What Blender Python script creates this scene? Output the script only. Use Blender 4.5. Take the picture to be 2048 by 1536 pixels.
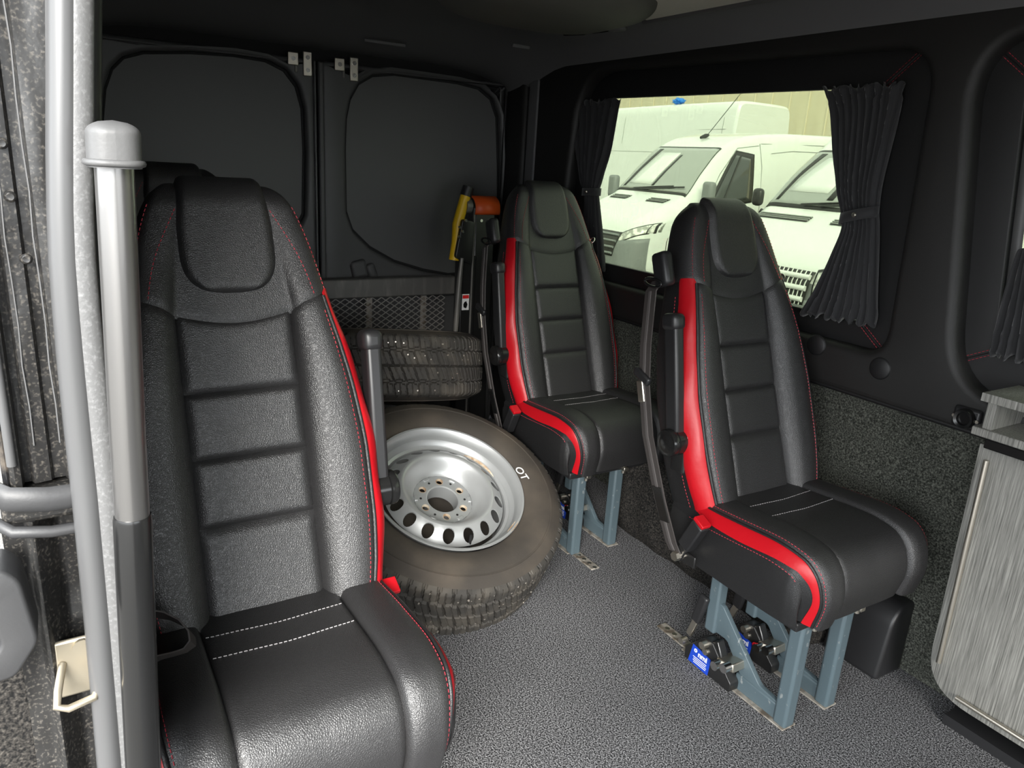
import bpy, bmesh, math, random
from mathutils import Vector, Matrix, noise, geometry
random.seed(7)
for o in list(bpy.data.objects): bpy.data.objects.remove(o)
SC = bpy.context.scene
COL = SC.collection

# ------------------------------------------------------------------ camera
# X = forward in the van, Y = across to the far side wall, Z = up; van floor at z = 0
F_PX = 1469.917
RW = Matrix(((0.51426128, 0.27618759, -0.81194566),
             (0.85558791, -0.09986466, 0.50793345),
             (0.05920023, -0.95590139, -0.28765929)))     # world = RW @ (right, down, forward)
CAM = Vector((0.0, 0.0, 1.21))
cd = bpy.data.cameras.new('camera'); cam = bpy.data.objects.new('camera', cd); COL.objects.link(cam)
cd.sensor_width = 36.0; cd.lens = 36.0 * F_PX / 2048.0; cd.clip_start = 0.02; cd.clip_end = 300
right = RW @ Vector((1, 0, 0)); up = RW @ Vector((0, -1, 0)); back = RW @ Vector((0, 0, -1))
cam.matrix_world = Matrix(((right.x, up.x, back.x, CAM.x), (right.y, up.y, back.y, CAM.y),
                           (right.z, up.z, back.z, CAM.z), (0, 0, 0, 1)))
SC.camera = cam

def at(u, v, axis, val):
    """photo pixel -> the point where its ray meets the plane axis = val"""
    r = RW @ Vector(((u - 1024) / F_PX, (v - 768) / F_PX, 1.0))
    return CAM + r * ((val - CAM[axis]) / r[axis])

# ------------------------------------------------------------------ world, light, exposure
W = bpy.data.worlds.new('sky'); SC.world = W; W.use_nodes = True
bg = W.node_tree.nodes['Background']
bg.inputs['Color'].default_value = (0.93, 0.97, 1.0, 1); bg.inputs['Strength'].default_value = 6.2
sun = bpy.data.lights.new('sun', 'SUN'); sun.energy = 10.0; sun.angle = math.radians(30); sun.color = (1.0, 0.97, 0.92)
so = bpy.data.objects.new('sun', sun); COL.objects.link(so)
so.rotation_euler = Vector((0.85, -0.55, 0.50)).to_track_quat('Z', 'Y').to_euler()
pl = bpy.data.lights.new('door_portal', 'AREA'); pl.shape = 'RECTANGLE'; pl.size = 1.5; pl.size_y = 1.55
pl.cycles.is_portal = True
po = bpy.data.objects.new('door_portal', pl); COL.objects.link(po)
po.location = (-0.05, -0.12, 0.76); po.rotation_euler = (math.radians(90), 0, 0)
SC.view_settings.view_transform = 'Standard'; SC.view_settings.look = 'None'
SC.view_settings.exposure = 0.25; SC.view_settings.gamma = 1.0; SC.view_settings.use_curve_mapping = False
try:
    SC.cycles.use_denoising = True; SC.cycles.max_bounces = 10; SC.cycles.diffuse_bounces = 5
    SC.cycles.transparent_max_bounces = 12; SC.cycles.sample_clamp_indirect = 8
except Exception: pass

# ------------------------------------------------------------------ materials
MAT = {}
def mat(name, col, rough=0.5, metal=0.0, spec=0.5, bump=None, noise_mix=None, coat=0.0, sheen=0.0):
    """bump=(kind, scale, strength, distance)  noise_mix=(scale, colour, lo, hi, detail[, stretch])"""
    m = bpy.data.materials.new(name); m.use_nodes = True; nt = m.node_tree; N = nt.nodes; L = nt.links
    b = N['Principled BSDF']
    b.inputs['Base Color'].default_value = (*col, 1); b.inputs['Roughness'].default_value = rough
    b.inputs['Metallic'].default_value = metal; b.inputs['Specular IOR Level'].default_value = spec
    b.inputs['Coat Weight'].default_value = coat
    if sheen:
        b.inputs['Sheen Weight'].default_value = sheen; b.inputs['Sheen Roughness'].default_value = 0.5
    tc = N.new('ShaderNodeTexCoord')
    def tex(kind, scale, detail=2.0, stretch=None):
        src = tc.outputs['Object']
        if stretch:
            mp = N.new('ShaderNodeMapping'); mp.inputs['Scale'].default_value = stretch; L.new(src, mp.inputs['Vector']); src = mp.outputs['Vector']
        if kind == 'voronoi':
            t = N.new('ShaderNodeTexVoronoi'); t.feature = 'DISTANCE_TO_EDGE'; t.inputs['Scale'].default_value = scale; out = t.outputs['Distance']
        else:
            t = N.new('ShaderNodeTexNoise'); t.inputs['Scale'].default_value = scale; t.inputs['Detail'].default_value = detail; out = t.outputs['Fac']
        L.new(src, t.inputs['Vector']); return out
    if noise_mix:
        sc_, c2, lo, hi, det = noise_mix[:5]; st = noise_mix[5] if len(noise_mix) > 5 else None
        out = tex('noise', sc_, det, st)
        r = N.new('ShaderNodeMapRange'); r.inputs['From Min'].default_value = lo; r.inputs['From Max'].default_value = hi
        L.new(out, r.inputs['Value'])
        mx = N.new('ShaderNodeMix'); mx.data_type = 'RGBA'
        mx.inputs[6].default_value = (*col, 1); mx.inputs[7].default_value = (*c2, 1)
        L.new(r.outputs['Result'], mx.inputs[0]); L.new(mx.outputs[2], b.inputs['Base Color'])
    if bump:
        kind, sc_, st, dist = bump
        out = tex(kind, sc_, 3.0)
        if kind == 'voronoi':
            r = N.new('ShaderNodeMapRange'); r.inputs['From Max'].default_value = 0.35; L.new(out, r.inputs['Value']); out = r.outputs['Result']
        bp = N.new('ShaderNodeBump'); bp.inputs['Strength'].default_value = st; bp.inputs['Distance'].default_value = dist
        L.new(out, bp.inputs['Height']); L.new(bp.outputs['Normal'], b.inputs['Normal'])
    MAT[name] = m
    return m
def glass(name, tint, gloss_rough=0.02, refl=0.08):
    m = bpy.data.materials.new(name); m.use_nodes = True; nt = m.node_tree; N = nt.nodes; L = nt.links
    N.remove(N['Principled BSDF']); out = N['Material Output']
    t = N.new('ShaderNodeBsdfTransparent'); t.inputs['Color'].default_value = (*tint, 1)
    g = N.new('ShaderNodeBsdfGlossy'); g.inputs['Roughness'].default_value = gloss_rough
    lw = N.new('ShaderNodeLayerWeight'); lw.inputs['Blend'].default_value = 0.5
    pw = N.new('ShaderNodeMath'); pw.operation = 'POWER'; pw.inputs[1].default_value = 5.0; L.new(lw.outputs['Facing'], pw.inputs[0])
    ma = N.new('ShaderNodeMath'); ma.operation = 'MULTIPLY_ADD'; ma.inputs[1].default_value = 0.9; ma.inputs[2].default_value = refl / 2; L.new(pw.outputs[0], ma.inputs[0])
    mx = N.new('ShaderNodeMixShader'); L.new(ma.outputs[0], mx.inputs[0]); L.new(t.outputs[0], mx.inputs[1]); L.new(g.outputs[0], mx.inputs[2])
    L.new(mx.outputs[0], out.inputs['Surface']); MAT[name] = m; return m

mat('leather', (0.018, 0.0175, 0.018), 0.45, spec=0.8, bump=('voronoi', 330, 0.5, 0.0007))
mat('leather_plain', (0.013, 0.013, 0.0135), 0.42, spec=0.5, bump=('voronoi', 420, 0.4, 0.0006))
mat('leather_red', (0.44, 0.004, 0.010), 0.42, spec=0.45, bump=('noise', 60, 0.15, 0.004))
mat('thread_red', (0.45, 0.03, 0.05), 0.7)
mat('thread_light', (0.26, 0.25, 0.25), 0.7)
mat('plastic', (0.015, 0.015, 0.016), 0.42, bump=('noise', 900, 0.1, 0.0004))
mat('bracket_grey', (0.032, 0.032, 0.033), 0.5, bump=('noise', 300, 0.15, 0.001))
mat('plastic_gloss', (0.01, 0.01, 0.01), 0.2)
mat('plastic_grey', (0.085, 0.085, 0.085), 0.5, bump=('noise', 300, 0.15, 0.001))
mat('black_metal', (0.012, 0.012, 0.012), 0.35, metal=0.0, spec=0.6)
mat('frame_paint', (0.075, 0.105, 0.12), 0.42, noise_mix=(60, (0.2, 0.22, 0.22), 0.66, 0.72, 3))
mat('chrome', (0.75, 0.74, 0.72), 0.22, metal=1.0)
mat('zinc', (0.62, 0.58, 0.5), 0.38, metal=1.0)
mat('alu_dirty', (0.42, 0.39, 0.34), 0.55, metal=0.5, noise_mix=(40, (0.16, 0.13, 0.1), 0.45, 0.65, 5))
mat('wheel_silver', (0.43, 0.44, 0.44), 0.40, metal=0.5, noise_mix=(9, (0.40, 0.41, 0.41), 0.4, 0.7, 4))
mat('rust', (0.35, 0.22, 0.12), 0.8, noise_mix=(60, (0.55, 0.47, 0.36), 0.4, 0.6, 4))
mat('rubber', (0.045, 0.039, 0.033), 0.75, spec=0.3, noise_mix=(7, (0.085, 0.07, 0.055), 0.45, 0.75, 5), bump=('noise', 200, 0.2, 0.001))
mat('rubber_tread', (0.042, 0.039, 0.035), 0.7, spec=0.3, noise_mix=(14, (0.10, 0.088, 0.072), 0.45, 0.75, 5), bump=('noise', 300, 0.3, 0.001))
mat('stud', (0.75, 0.68, 0.6), 0.35, metal=0.8)
mat('white_paint', (0.85, 0.85, 0.82), 0.6)
mat('belt', (0.05, 0.044, 0.042), 0.55, bump=('noise', 700, 0.3, 0.0005))
mat('belt_line', (0.09, 0.082, 0.08), 0.6)
mat('vinyl', (0.0105, 0.0105, 0.011), 0.5, bump=('voronoi', 600, 0.25, 0.0005))
mat('vinyl_pillar', (0.013, 0.0125, 0.012), 0.55, bump=('voronoi', 500, 0.3, 0.0005))
mat('headliner', (0.13, 0.13, 0.133), 0.75, bump=('noise', 500, 0.1, 0.0006))
mat('door_board', (0.10, 0.10, 0.098), 0.55, bump=('noise', 240, 0.08, 0.0006))
mat('door_paint', (0.07, 0.07, 0.07), 0.5)
mat('door_gap', (0.008, 0.008, 0.008), 0.8)
mat('console', (0.09, 0.09, 0.078), 0.5)
mat('beige_panel', (0.55, 0.52, 0.46), 0.6)
mat('curtain', (0.020, 0.020, 0.022), 0.85, sheen=0.25, bump=('noise', 900, 0.25, 0.0006))
mat('orange', (0.75, 0.10, 0.015), 0.45)
mat('yellow', (0.72, 0.45, 0.01), 0.45)
mat('steel_dark', (0.15, 0.145, 0.135), 0.45, metal=0.3, noise_mix=(30, (0.24, 0.23, 0.21), 0.5, 0.75, 5, (1, 1, 0.2)))
mat('mesh_wire', (0.42, 0.40, 0.38), 0.45, metal=0.4)
mat('label_white', (0.8, 0.8, 0.8), 0.5)
mat('label_red', (0.7, 0.02, 0.02), 0.5)
mat('label_blue', (0.01, 0.05, 0.42), 0.4)
mat('paint_black', (0.012, 0.012, 0.013), 0.22, coat=0.5, noise_mix=(38, (0.15, 0.125, 0.10), 0.52, 0.72, 8))
mat('paint_jamb', (0.016, 0.0155, 0.015), 0.30, noise_mix=(290, (0.13, 0.117, 0.10), 0.53, 0.86, 12), bump=('noise', 50, 0.2, 0.004))
mat('seal', (0.07, 0.07, 0.071), 0.36, spec=0.6)
mat('seal_band', (0.10, 0.10, 0.10), 0.42, noise_mix=(300, (0.16, 0.16, 0.16), 0.5, 0.8, 2), bump=('noise', 260, 0.3, 0.001))
mat('pole_paint', (0.20, 0.195, 0.19), 0.3, metal=0.85, coat=0.35)
mat('gold_zinc', (0.44, 0.39, 0.30), 0.42, metal=0.8)
mat('asphalt', (0.09, 0.086, 0.08), 0.95, noise_mix=(90, (0.18, 0.17, 0.155), 0.45, 0.7, 6))
mat('van_white', (0.80, 0.82, 0.80), 0.25, coat=0.6)
mat('van_grey', (0.22, 0.235, 0.235), 0.45)
mat('van_dark', (0.03, 0.03, 0.03), 0.35)
mat('van_line', (0.30, 0.31, 0.30), 0.6)
mat('lamp_glass', (0.36, 0.37, 0.34), 0.15, coat=0.8, noise_mix=(14, (0.85, 0.85, 0.8), 0.45, 0.6, 2))
mat('lamp_orange', (0.8, 0.2, 0.02), 0.3)
mat('van_screen', (0.34, 0.36, 0.34), 0.12, coat=0.8)
mat('van_side_glass', (0.05, 0.055, 0.055), 0.06, coat=0.8)
mat('wall_concrete', (0.72, 0.66, 0.50), 0.85, noise_mix=(2.2, (0.58, 0.52, 0.37), 0.4, 0.7, 8, (1, 1, 0.25)))
mat('blue', (0.02, 0.22, 0.75), 0.4)
mat('cream', (0.75, 0.68, 0.48), 0.8)
glass('window_glass', (0.385, 0.41, 0.345))

def carpet(name, dark, light, scale, lo, hi, bump_s):
    m = bpy.data.materials.new(name); m.use_nodes = True; nt = m.node_tree; N = nt.nodes; L = nt.links
    b = N['Principled BSDF']; b.inputs['Roughness'].default_value = 0.95; b.inputs['Specular IOR Level'].default_value = 0.1
    tc = N.new('ShaderNodeTexCoord')
    n1 = N.new('ShaderNodeTexNoise'); n1.inputs['Scale'].default_value = scale; n1.inputs['Detail'].default_value = 1.5; n1.inputs['Roughness'].default_value = 0.7
    n2 = N.new('ShaderNodeTexNoise'); n2.inputs['Scale'].default_value = 3.0; n2.inputs['Detail'].default_value = 4
    L.new(tc.outputs['Object'], n1.inputs['Vector']); L.new(tc.outputs['Object'], n2.inputs['Vector'])
    r = N.new('ShaderNodeValToRGB'); e = r.color_ramp.elements
    e[0].position = lo; e[0].color = (*dark, 1); e[1].position = hi; e[1].color = (*light, 1)
    mid = r.color_ramp.elements.new((lo + hi) / 2); mid.color = tuple(d * 0.62 + l * 0.38 for d, l in zip(dark, light)) + (1,)
    L.new(n1.outputs['Fac'], r.inputs['Fac'])
    r2 = N.new('ShaderNodeMapRange'); r2.inputs['From Min'].default_value = 0.3; r2.inputs['From Max'].default_value = 0.7
    r2.inputs['To Min'].default_value = 0.85; r2.inputs['To Max'].default_value = 1.15; L.new(n2.outputs['Fac'], r2.inputs['Value'])
    mx = N.new('ShaderNodeVectorMath'); mx.operation = 'SCALE'; L.new(r.outputs['Color'], mx.inputs[0]); L.new(r2.outputs['Result'], mx.inputs['Scale'])
    L.new(mx.outputs['Vector'], b.inputs['Base Color'])
    bp = N.new('ShaderNodeBump'); bp.inputs['Strength'].default_value = bump_s; bp.inputs['Distance'].default_value = 0.003
    L.new(n1.outputs['Fac'], bp.inputs['Height']); L.new(bp.outputs['Normal'], b.inputs['Normal'])
    MAT[name] = m
carpet('carpet_floor', (0.008, 0.008, 0.009), (0.33, 0.33, 0.34), 300, 0.40, 0.66, 0.6)
carpet('carpet_wall', (0.018, 0.019, 0.016), (0.13, 0.135, 0.115), 230, 0.36, 0.72, 0.5)
carpet('carpet_dark', (0.010, 0.010, 0.010), (0.075, 0.068, 0.06), 200, 0.38, 0.74, 0.5)

def wood():
    m = bpy.data.materials.new('laminate'); m.use_nodes = True; nt = m.node_tree; N = nt.nodes; L = nt.links
    b = N['Principled BSDF']; b.inputs['Roughness'].default_value = 0.5
    tc = N.new('ShaderNodeTexCoord'); mp = N.new('ShaderNodeMapping'); mp.inputs['Scale'].default_value = (1, 1, 0.018)
    L.new(tc.outputs['Object'], mp.inputs['Vector'])
    n1 = N.new('ShaderNodeTexNoise'); n1.inputs['Scale'].default_value = 330; n1.inputs['Detail'].default_value = 4; n1.inputs['Roughness'].default_value = 0.75
    L.new(mp.outputs['Vector'], n1.inputs['Vector'])
    r = N.new('ShaderNodeValToRGB'); e = r.color_ramp.elements
    e[0].position = 0.33; e[0].color = (0.065, 0.064, 0.058, 1); e[1].position = 0.68; e[1].color = (0.31, 0.305, 0.28, 1)
    L.new(n1.outputs['Fac'], r.inputs['Fac']); L.new(r.outputs['Color'], b.inputs['Base Color'])
    bp = N.new('ShaderNodeBump'); bp.inputs['Strength'].default_value = 0.25; bp.inputs['Distance'].default_value = 0.001
    L.new(n1.outputs['Fac'], bp.inputs['Height']); L.new(bp.outputs['Normal'], b.inputs['Normal'])
    MAT['laminate'] = m
wood()

# ------------------------------------------------------------------ helpers
def link(name, me, m, parent=None):
    o = bpy.data.objects.new(name, me); COL.objects.link(o)
    if m is not None and not me.materials: me.materials.append(MAT[m])
    if parent is not None: o.parent = parent
    return o
def smooth(me, on=True, angle=None):
    if on:
        for p in me.polygons: p.use_smooth = True
        if angle is not None:
            me.set_sharp_from_angle(angle=math.radians(angle))
def mesh(name, V, Fc, m, parent=None, sm=False, angle=None, recalc=True):
    me = bpy.data.meshes.new(name); me.from_pydata([tuple(v) for v in V], [], Fc)
    if recalc:
        bm = bmesh.new(); bm.from_mesh(me); bmesh.ops.remove_doubles(bm, verts=bm.verts, dist=1e-6)
        bmesh.ops.recalc_face_normals(bm, faces=bm.faces); bm.to_mesh(me); bm.free()
    smooth(me, sm, angle); return link(name, me, m, parent)
def bev(o, w, seg=2, angle=30):
    b = o.modifiers.new('bevel', 'BEVEL'); b.width = w; b.segments = seg; b.limit_method = 'ANGLE'; b.angle_limit = math.radians(angle)
    smooth(o.data, True, 35); return o
def box(name, c, s, m, parent=None, bevel=0.0, rot=None, seg=2):
    hx, hy, hz = s[0] / 2, s[1] / 2, s[2] / 2
    V = [Vector((x, y, z)) for x in (-hx, hx) for y in (-hy, hy) for z in (-hz, hz)]
    if rot is not None: V = [rot @ v for v in V]
    V = [v + Vector(c) for v in V]
    Fc = [(0, 1, 3, 2), (4, 6, 7, 5), (0, 4, 5, 1), (2, 3, 7, 6), (0, 2, 6, 4), (1, 5, 7, 3)]
    o = mesh(name, V, Fc, m, parent)
    if bevel: bev(o, bevel, seg)
    return o
def frame_of(d):
    d = d.normalized(); a = Vector((0, 0, 1)) if abs(d.z) < 0.9 else Vector((1, 0, 0))
    x = d.cross(a).normalized(); return x, d.cross(x).normalized()
def tube(name, pts, r, m, parent=None, n=12, caps=True, closed=False, flat=None):
    """sweep a circle (or an ellipse flat=(ra, rb, refdir)) along pts; r may be a list"""
    pts = [Vector(p) for p in pts]; R = r if isinstance(r, (list, tuple)) else [r] * len(pts)
    V = []; Fc = []; K = len(pts); px_ = None
    for i, p in enumerate(pts):
        if closed: d = pts[(i + 1) % K] - pts[i - 1]
        else: d = pts[min(i + 1, K - 1)] - pts[max(i - 1, 0)]
        d.normalize()
        if flat:
            ref = Vector(flat[2]); x = (ref - d * ref.dot(d)).normalized(); y = d.cross(x)
            ra, rb = flat[0], flat[1]
        else:
            if px_ is None: x, y = frame_of(d)
            else:
                x = (px_ - d * px_.dot(d)).normalized(); y = d.cross(x)
            px_ = x; ra = rb = R[i]
        for k in range(n):
            a = 2 * math.pi * k / n
            V.append(p + x * (math.cos(a) * ra) + y * (math.sin(a) * rb))
    for i in range(K if closed else K - 1):
        j = (i + 1) % K
        for k in range(n):
            l = (k + 1) % n; Fc.append((i * n + k, i * n + l, j * n + l, j * n + k))
    if caps and not closed:
        Fc.append(tuple(range(n))[::-1]); Fc.append(tuple((K - 1) * n + k for k in range(n)))
    return mesh(name, V, Fc, m, parent, True, 50)
def cyl(name, a, b, r, m, parent=None, n=20, r2=None):
    return tube(name, [a, b], [r, r if r2 is None else r2], m, parent, n)
def lathe(name, prof, m, parent=None, n=48, mtx=None, angle=40, closed=False):
    """prof: (radius, height) along local Z"""
    V = []; Fc = []; K = len(prof)
    for k in range(n):
        a = 2 * math.pi * k / n
        for r, h in prof:
            v = Vector((r * math.cos(a), r * math.sin(a), h)); V.append(mtx @ v if mtx else v)
    for k in range(n):
        l = (k + 1) % n
        for i in range(K if closed else K - 1):
            j = (i + 1) % K
            Fc.append((k * K + i, l * K + i, l * K + j, k * K + j))
    return mesh(name, V, Fc, m, parent, True, angle)
def patch(name, fn, nu, nv, m, parent=None, thick=0.0, angle=60, flip=False):
    V = [fn(i / nu, j / nv) for i in range(nu + 1) for j in range(nv + 1)]
    Fc = []
    for i in range(nu):
        for j in range(nv):
            q = (i * (nv + 1) + j, (i + 1) * (nv + 1) + j, (i + 1) * (nv + 1) + j + 1, i * (nv + 1) + j + 1)
            Fc.append(q[::-1] if flip else q)
    o = mesh(name, V, Fc, m, parent, True, angle, recalc=False)
    if thick:
        s = o.modifiers.new('thick', 'SOLIDIFY'); s.thickness = thick; s.offset = -1
    return o
def ribbon(name, pts, width, m, parent=None, side=None, thick=0.0015):
    """flat strap along pts; side = width direction (vector or list)"""
    pts = [Vector(p) for p in pts]; V = []
    for i, p in enumerate(pts):
        s = Vector(side[i] if isinstance(side, list) else side).normalized()
        d = (pts[min(i + 1, len(pts) - 1)] - pts[max(i - 1, 0)]).normalized()
        nn = d.cross(s).normalized() * thick
        for q in (s * width / 2 + nn, -s * width / 2 + nn, -s * width / 2 - nn, s * width / 2 - nn): V.append(p + q)
    Fc = [(0, 1, 2, 3)]
    for i in range(len(pts) - 1):
        for k in range(4):
            Fc.append((i * 4 + k, i * 4 + (k + 1) % 4, i * 4 + 4 + (k + 1) % 4, i * 4 + 4 + k))
    n = len(pts) * 4; Fc.append((n - 1, n - 2, n - 3, n - 4))
    return mesh(name, V, Fc, m, parent, True, 40)
def ring_clean(r):
    out = []
    for p in r:
        p = Vector((p[0], p[1]))
        if not out or (p - out[-1]).length > 1e-5: out.append(p)
    if (out[0] - out[-1]).length < 1e-5: out.pop()
    return out
def ring_area(r): return .5 * sum(r[i - 1].x * r[i].y - r[i].x * r[i - 1].y for i in range(len(r)))
def in_poly(x, y, r):
    c = False
    for i in range(len(r)):
        a, b = r[i - 1], r[i]
        if (a.y > y) != (b.y > y) and x < (b.x - a.x) * (y - a.y) / (b.y - a.y) + a.x: c = not c
    return c
def plate(name, outer, holes, depth, m, parent=None, M=None, bevel=0.0, seg=3):
    """flat plate with holes, outlines in local XY, extruded -depth/2..depth/2 in Z, edges rounded"""
    rings = []
    for k, r in enumerate([outer] + list(holes)):
        r = ring_clean(r)
        if (ring_area(r) > 0) != (k == 0): r = r[::-1]      # material lies to the left
        rings.append(r)
    bevel = min(bevel, depth * .49)
    def off(r, o):
        if o <= 0: return r
        out = []
        for i in range(len(r)):
            a = (r[i] - r[i - 1]).normalized(); b = (r[(i + 1) % len(r)] - r[i]).normalized()
            na, nb = Vector((-a.y, a.x)), Vector((-b.y, b.x)); n = na + nb
            if n.length < 1e-6: n = na
            n.normalize(); out.append(r[i] + n * (o / max(.45, n.dot(na))))
        return out
    V = []; Fc = []
    prof = []
    if bevel > 0:
        for k in range(seg + 1):
            th = math.pi / 2 * k / seg; prof.append((bevel * (1 - math.cos(th)), depth / 2 - bevel + bevel * math.sin(th)))
    else: prof = [(0, depth / 2)]
    levels = [(o, -z) for o, z in prof[::-1]] + prof
    idx = []                                  # idx[level][ring] = first vertex
    for o, z in levels:
        row = []
        for r in rings:
            row.append(len(V)); V.extend(Vector((p.x, p.y, z)) for p in off(r, o))
        idx.append(row)
    for l in range(len(levels) - 1):
        for q, r in enumerate(rings):
            n = len(r)
            for i in range(n):
                j = (i + 1) % n; Fc.append((idx[l][q] + i, idx[l][q] + j, idx[l + 1][q] + j, idx[l + 1][q] + i))
    top = len(levels) - 1
    flat = []; edges = []; vid = []
    for q, r in enumerate(rings):
        i0 = len(flat); n = len(r)
        for i in range(n):
            v = V[idx[top][q] + i]; flat.append(Vector((v.x, v.y))); vid.append((q, i)); edges.append((i0 + i, i0 + (i + 1) % n))
    rv = [[Vector((V[idx[top][q] + i].x, V[idx[top][q] + i].y)) for i in range(len(r))] for q, r in enumerate(rings)]
    res = geometry.delaunay_2d_cdt(flat, edges, [], 0, 1e-7)
    nv, ne, nf, ov = res[0], res[1], res[2], res[3]
    mp = {}
    for i, o in enumerate(ov):
        if o: mp[i] = vid[o[0]]
    for f in nf:
        cx_ = sum(nv[i].x for i in f) / len(f); cy_ = sum(nv[i].y for i in f) / len(f)
        if not in_poly(cx_, cy_, rv[0]) or any(in_poly(cx_, cy_, h) for h in rv[1:]): continue
        if any(i not in mp for i in f): continue
        Fc.append(tuple(idx[top][mp[i][0]] + mp[i][1] for i in f)); Fc.append(tuple(idx[0][mp[i][0]] + mp[i][1] for i in f)[::-1])
    me = bpy.data.meshes.new(name); me.from_pydata([tuple(v) for v in V], [], Fc)
    if M is not None: me.transform(M)
    bm = bmesh.new(); bm.from_mesh(me); bmesh.ops.recalc_face_normals(bm, faces=bm.faces); bm.to_mesh(me); bm.free()
    smooth(me, True, 35); return link(name, me, m, parent)
MXZ = Matrix(((1, 0, 0, 0), (0, 0, -1, 0), (0, 1, 0, 0), (0, 0, 0, 1)))      # local xy -> world xz, local z -> -y
MYZ = Matrix(((0, 0, 1, 0), (1, 0, 0, 0), (0, 1, 0, 0), (0, 0, 0, 1)))       # local xy -> world yz, local z -> +x
def T(x, y, z): return Matrix.Translation((x, y, z))
def rounded(pts, r, n=6):
    """round every corner of a closed polygon; r number or list"""
    out = []; K = len(pts)
    for i in range(K):
        p0, p, p1 = Vector(pts[i - 1]).to_2d(), Vector(pts[i]).to_2d(), Vector(pts[(i + 1) % K]).to_2d()
        rr = r[i] if isinstance(r, (list, tuple)) else r
        if rr <= 0: out.append((p.x, p.y)); continue
        a = (p0 - p); b = (p1 - p); d = min(rr, a.length * 0.49, b.length * 0.49)
        a = p + a.normalized() * d; b = p + b.normalized() * d
        for k in range(n + 1):
            t = k / n; q = a * (1 - t) ** 2 + p * 2 * t * (1 - t) + b * t * t; out.append((q.x, q.y))
    return out
def text(name, s, size, m, parent=None, M=None, ext=0.0004, align='CENTER', bold=0.0):
    cu = bpy.data.curves.new('tmp', 'FONT'); cu.body = s; cu.size = size; cu.extrude = ext; cu.align_x = align; cu.align_y = 'CENTER'; cu.offset = bold
    cu.resolution_u = 4
    ob = bpy.data.objects.new('tmp', cu); COL.objects.link(ob); bpy.context.view_layer.update()
    me = bpy.data.meshes.new_from_object(ob.evaluated_get(bpy.context.evaluated_depsgraph_get()))
    bpy.data.objects.remove(ob); bpy.data.curves.remove(cu); me.materials.clear()
    if M is not None: me.transform(M)
    me.name = name; return link(name, me, m, parent)
def thing(name, label, cat, loc=(0, 0, 0), group=None):
    o = bpy.data.objects.new(name, None); COL.objects.link(o); o.location = loc; o.empty_display_size = 0.05
    o['label'] = label; o['category'] = cat
    if group: o['group'] = group
    return o
def tag(o, label, cat, group=None):
    o['label'] = label; o['category'] = cat
    if group: o['group'] = group
    return o
def struct(o, label=None):
    o['kind'] = 'structure'
    if label: o['label'] = label
    return o
def stuff(o): o['kind'] = 'stuff'; return o
def crom(xs, ys, x):
    """smooth interpolation through (xs, ys)"""
    if x <= xs[0]: return ys[0]
    if x >= xs[-1]: return ys[-1]
    i = 0
    while xs[i + 1] < x: i += 1
    h = xs[i + 1] - xs[i]; t = (x - xs[i]) / h
    def sl(k):
        if k == 0: return (ys[1] - ys[0]) / (xs[1] - xs[0])
        if k == len(xs) - 1: return (ys[k] - ys[k - 1]) / (xs[k] - xs[k - 1])
        a = (ys[k] - ys[k - 1]) / (xs[k] - xs[k - 1]); b = (ys[k + 1] - ys[k]) / (xs[k + 1] - xs[k])
        if a * b <= 0: return 0.0
        return 2 * a * b / (a + b)
    t2, t3 = t * t, t * t * t
    return ys[i] * (2 * t3 - 3 * t2 + 1) + h * sl(i) * (t3 - 2 * t2 + t) + ys[i + 1] * (3 * t2 - 2 * t3) + h * sl(i + 1) * (t3 - t2)
def sstep(x): x = max(0.0, min(1.0, x)); return x * x * (3 - 2 * x)
def pad(a, w):
    """0 at the ends of [0,1], 1 inside, quarter-round over the width w"""
    d = min(a, 1 - a) / w
    return 1.0 if d >= 1 else math.sqrt(max(0.0, 1 - (1 - d) ** 2))
_cache = {}
def part(key, make, parent):
    """build a part once, later seats share its mesh data"""
    if key in _cache:
        src = _cache[key]; o = src.copy(); COL.objects.link(o); o.parent = parent; return o
    o = make(); o.parent = parent; _cache[key] = o; return o
def stitches(name, lines, m, parent, length=0.005, gap=0.0035, r=0.0007):
    V = []; Fc = []
    for pts in lines:
        pts = [Vector(p) for p in pts]; acc = 0.0; period = length + gap
        segs = [(pts[i], pts[i + 1]) for i in range(len(pts) - 1)]
        tot = sum((b - a).length for a, b in segs); k = 0
        def pos(d):
            for a, b in segs:
                l = (b - a).length
                if d <= l: return a.lerp(b, d / l if l else 0)
                d -= l
            return segs[-1][1]
        n = int(tot / period)
        for i in range(n):
            a = pos(i * period); b = pos(i * period + length); d = (b - a)
            if d.length < 1e-6: continue
            x, y = frame_of(d); i0 = len(V)
            for p in (a, b):
                for ang in (0.5, 2.6, 4.7): V.append(p + x * (math.cos(ang) * r) + y * (math.sin(ang) * r))
            Fc += [(i0, i0 + 1, i0 + 4, i0 + 3), (i0 + 1, i0 + 2, i0 + 5, i0 + 4), (i0 + 2, i0, i0 + 3, i0 + 5), (i0, i0 + 2, i0 + 1), (i0 + 3, i0 + 4, i0 + 5)]
    o = mesh(name, V, Fc, m, parent, recalc=False); stuff(o); return o


# ------------------------------------------------------------------ van shell (the setting)
XR, XF, YW, YG = -2.95, 1.60, 1.78, 1.825     # rear doors, added front wall, far side lining, window glass
fl = box('floor', ((XR + XF) / 2 - .05, .88, -.02), (XF - XR + .1, 1.90, .04), 'carpet_floor'); struct(fl)
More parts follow.
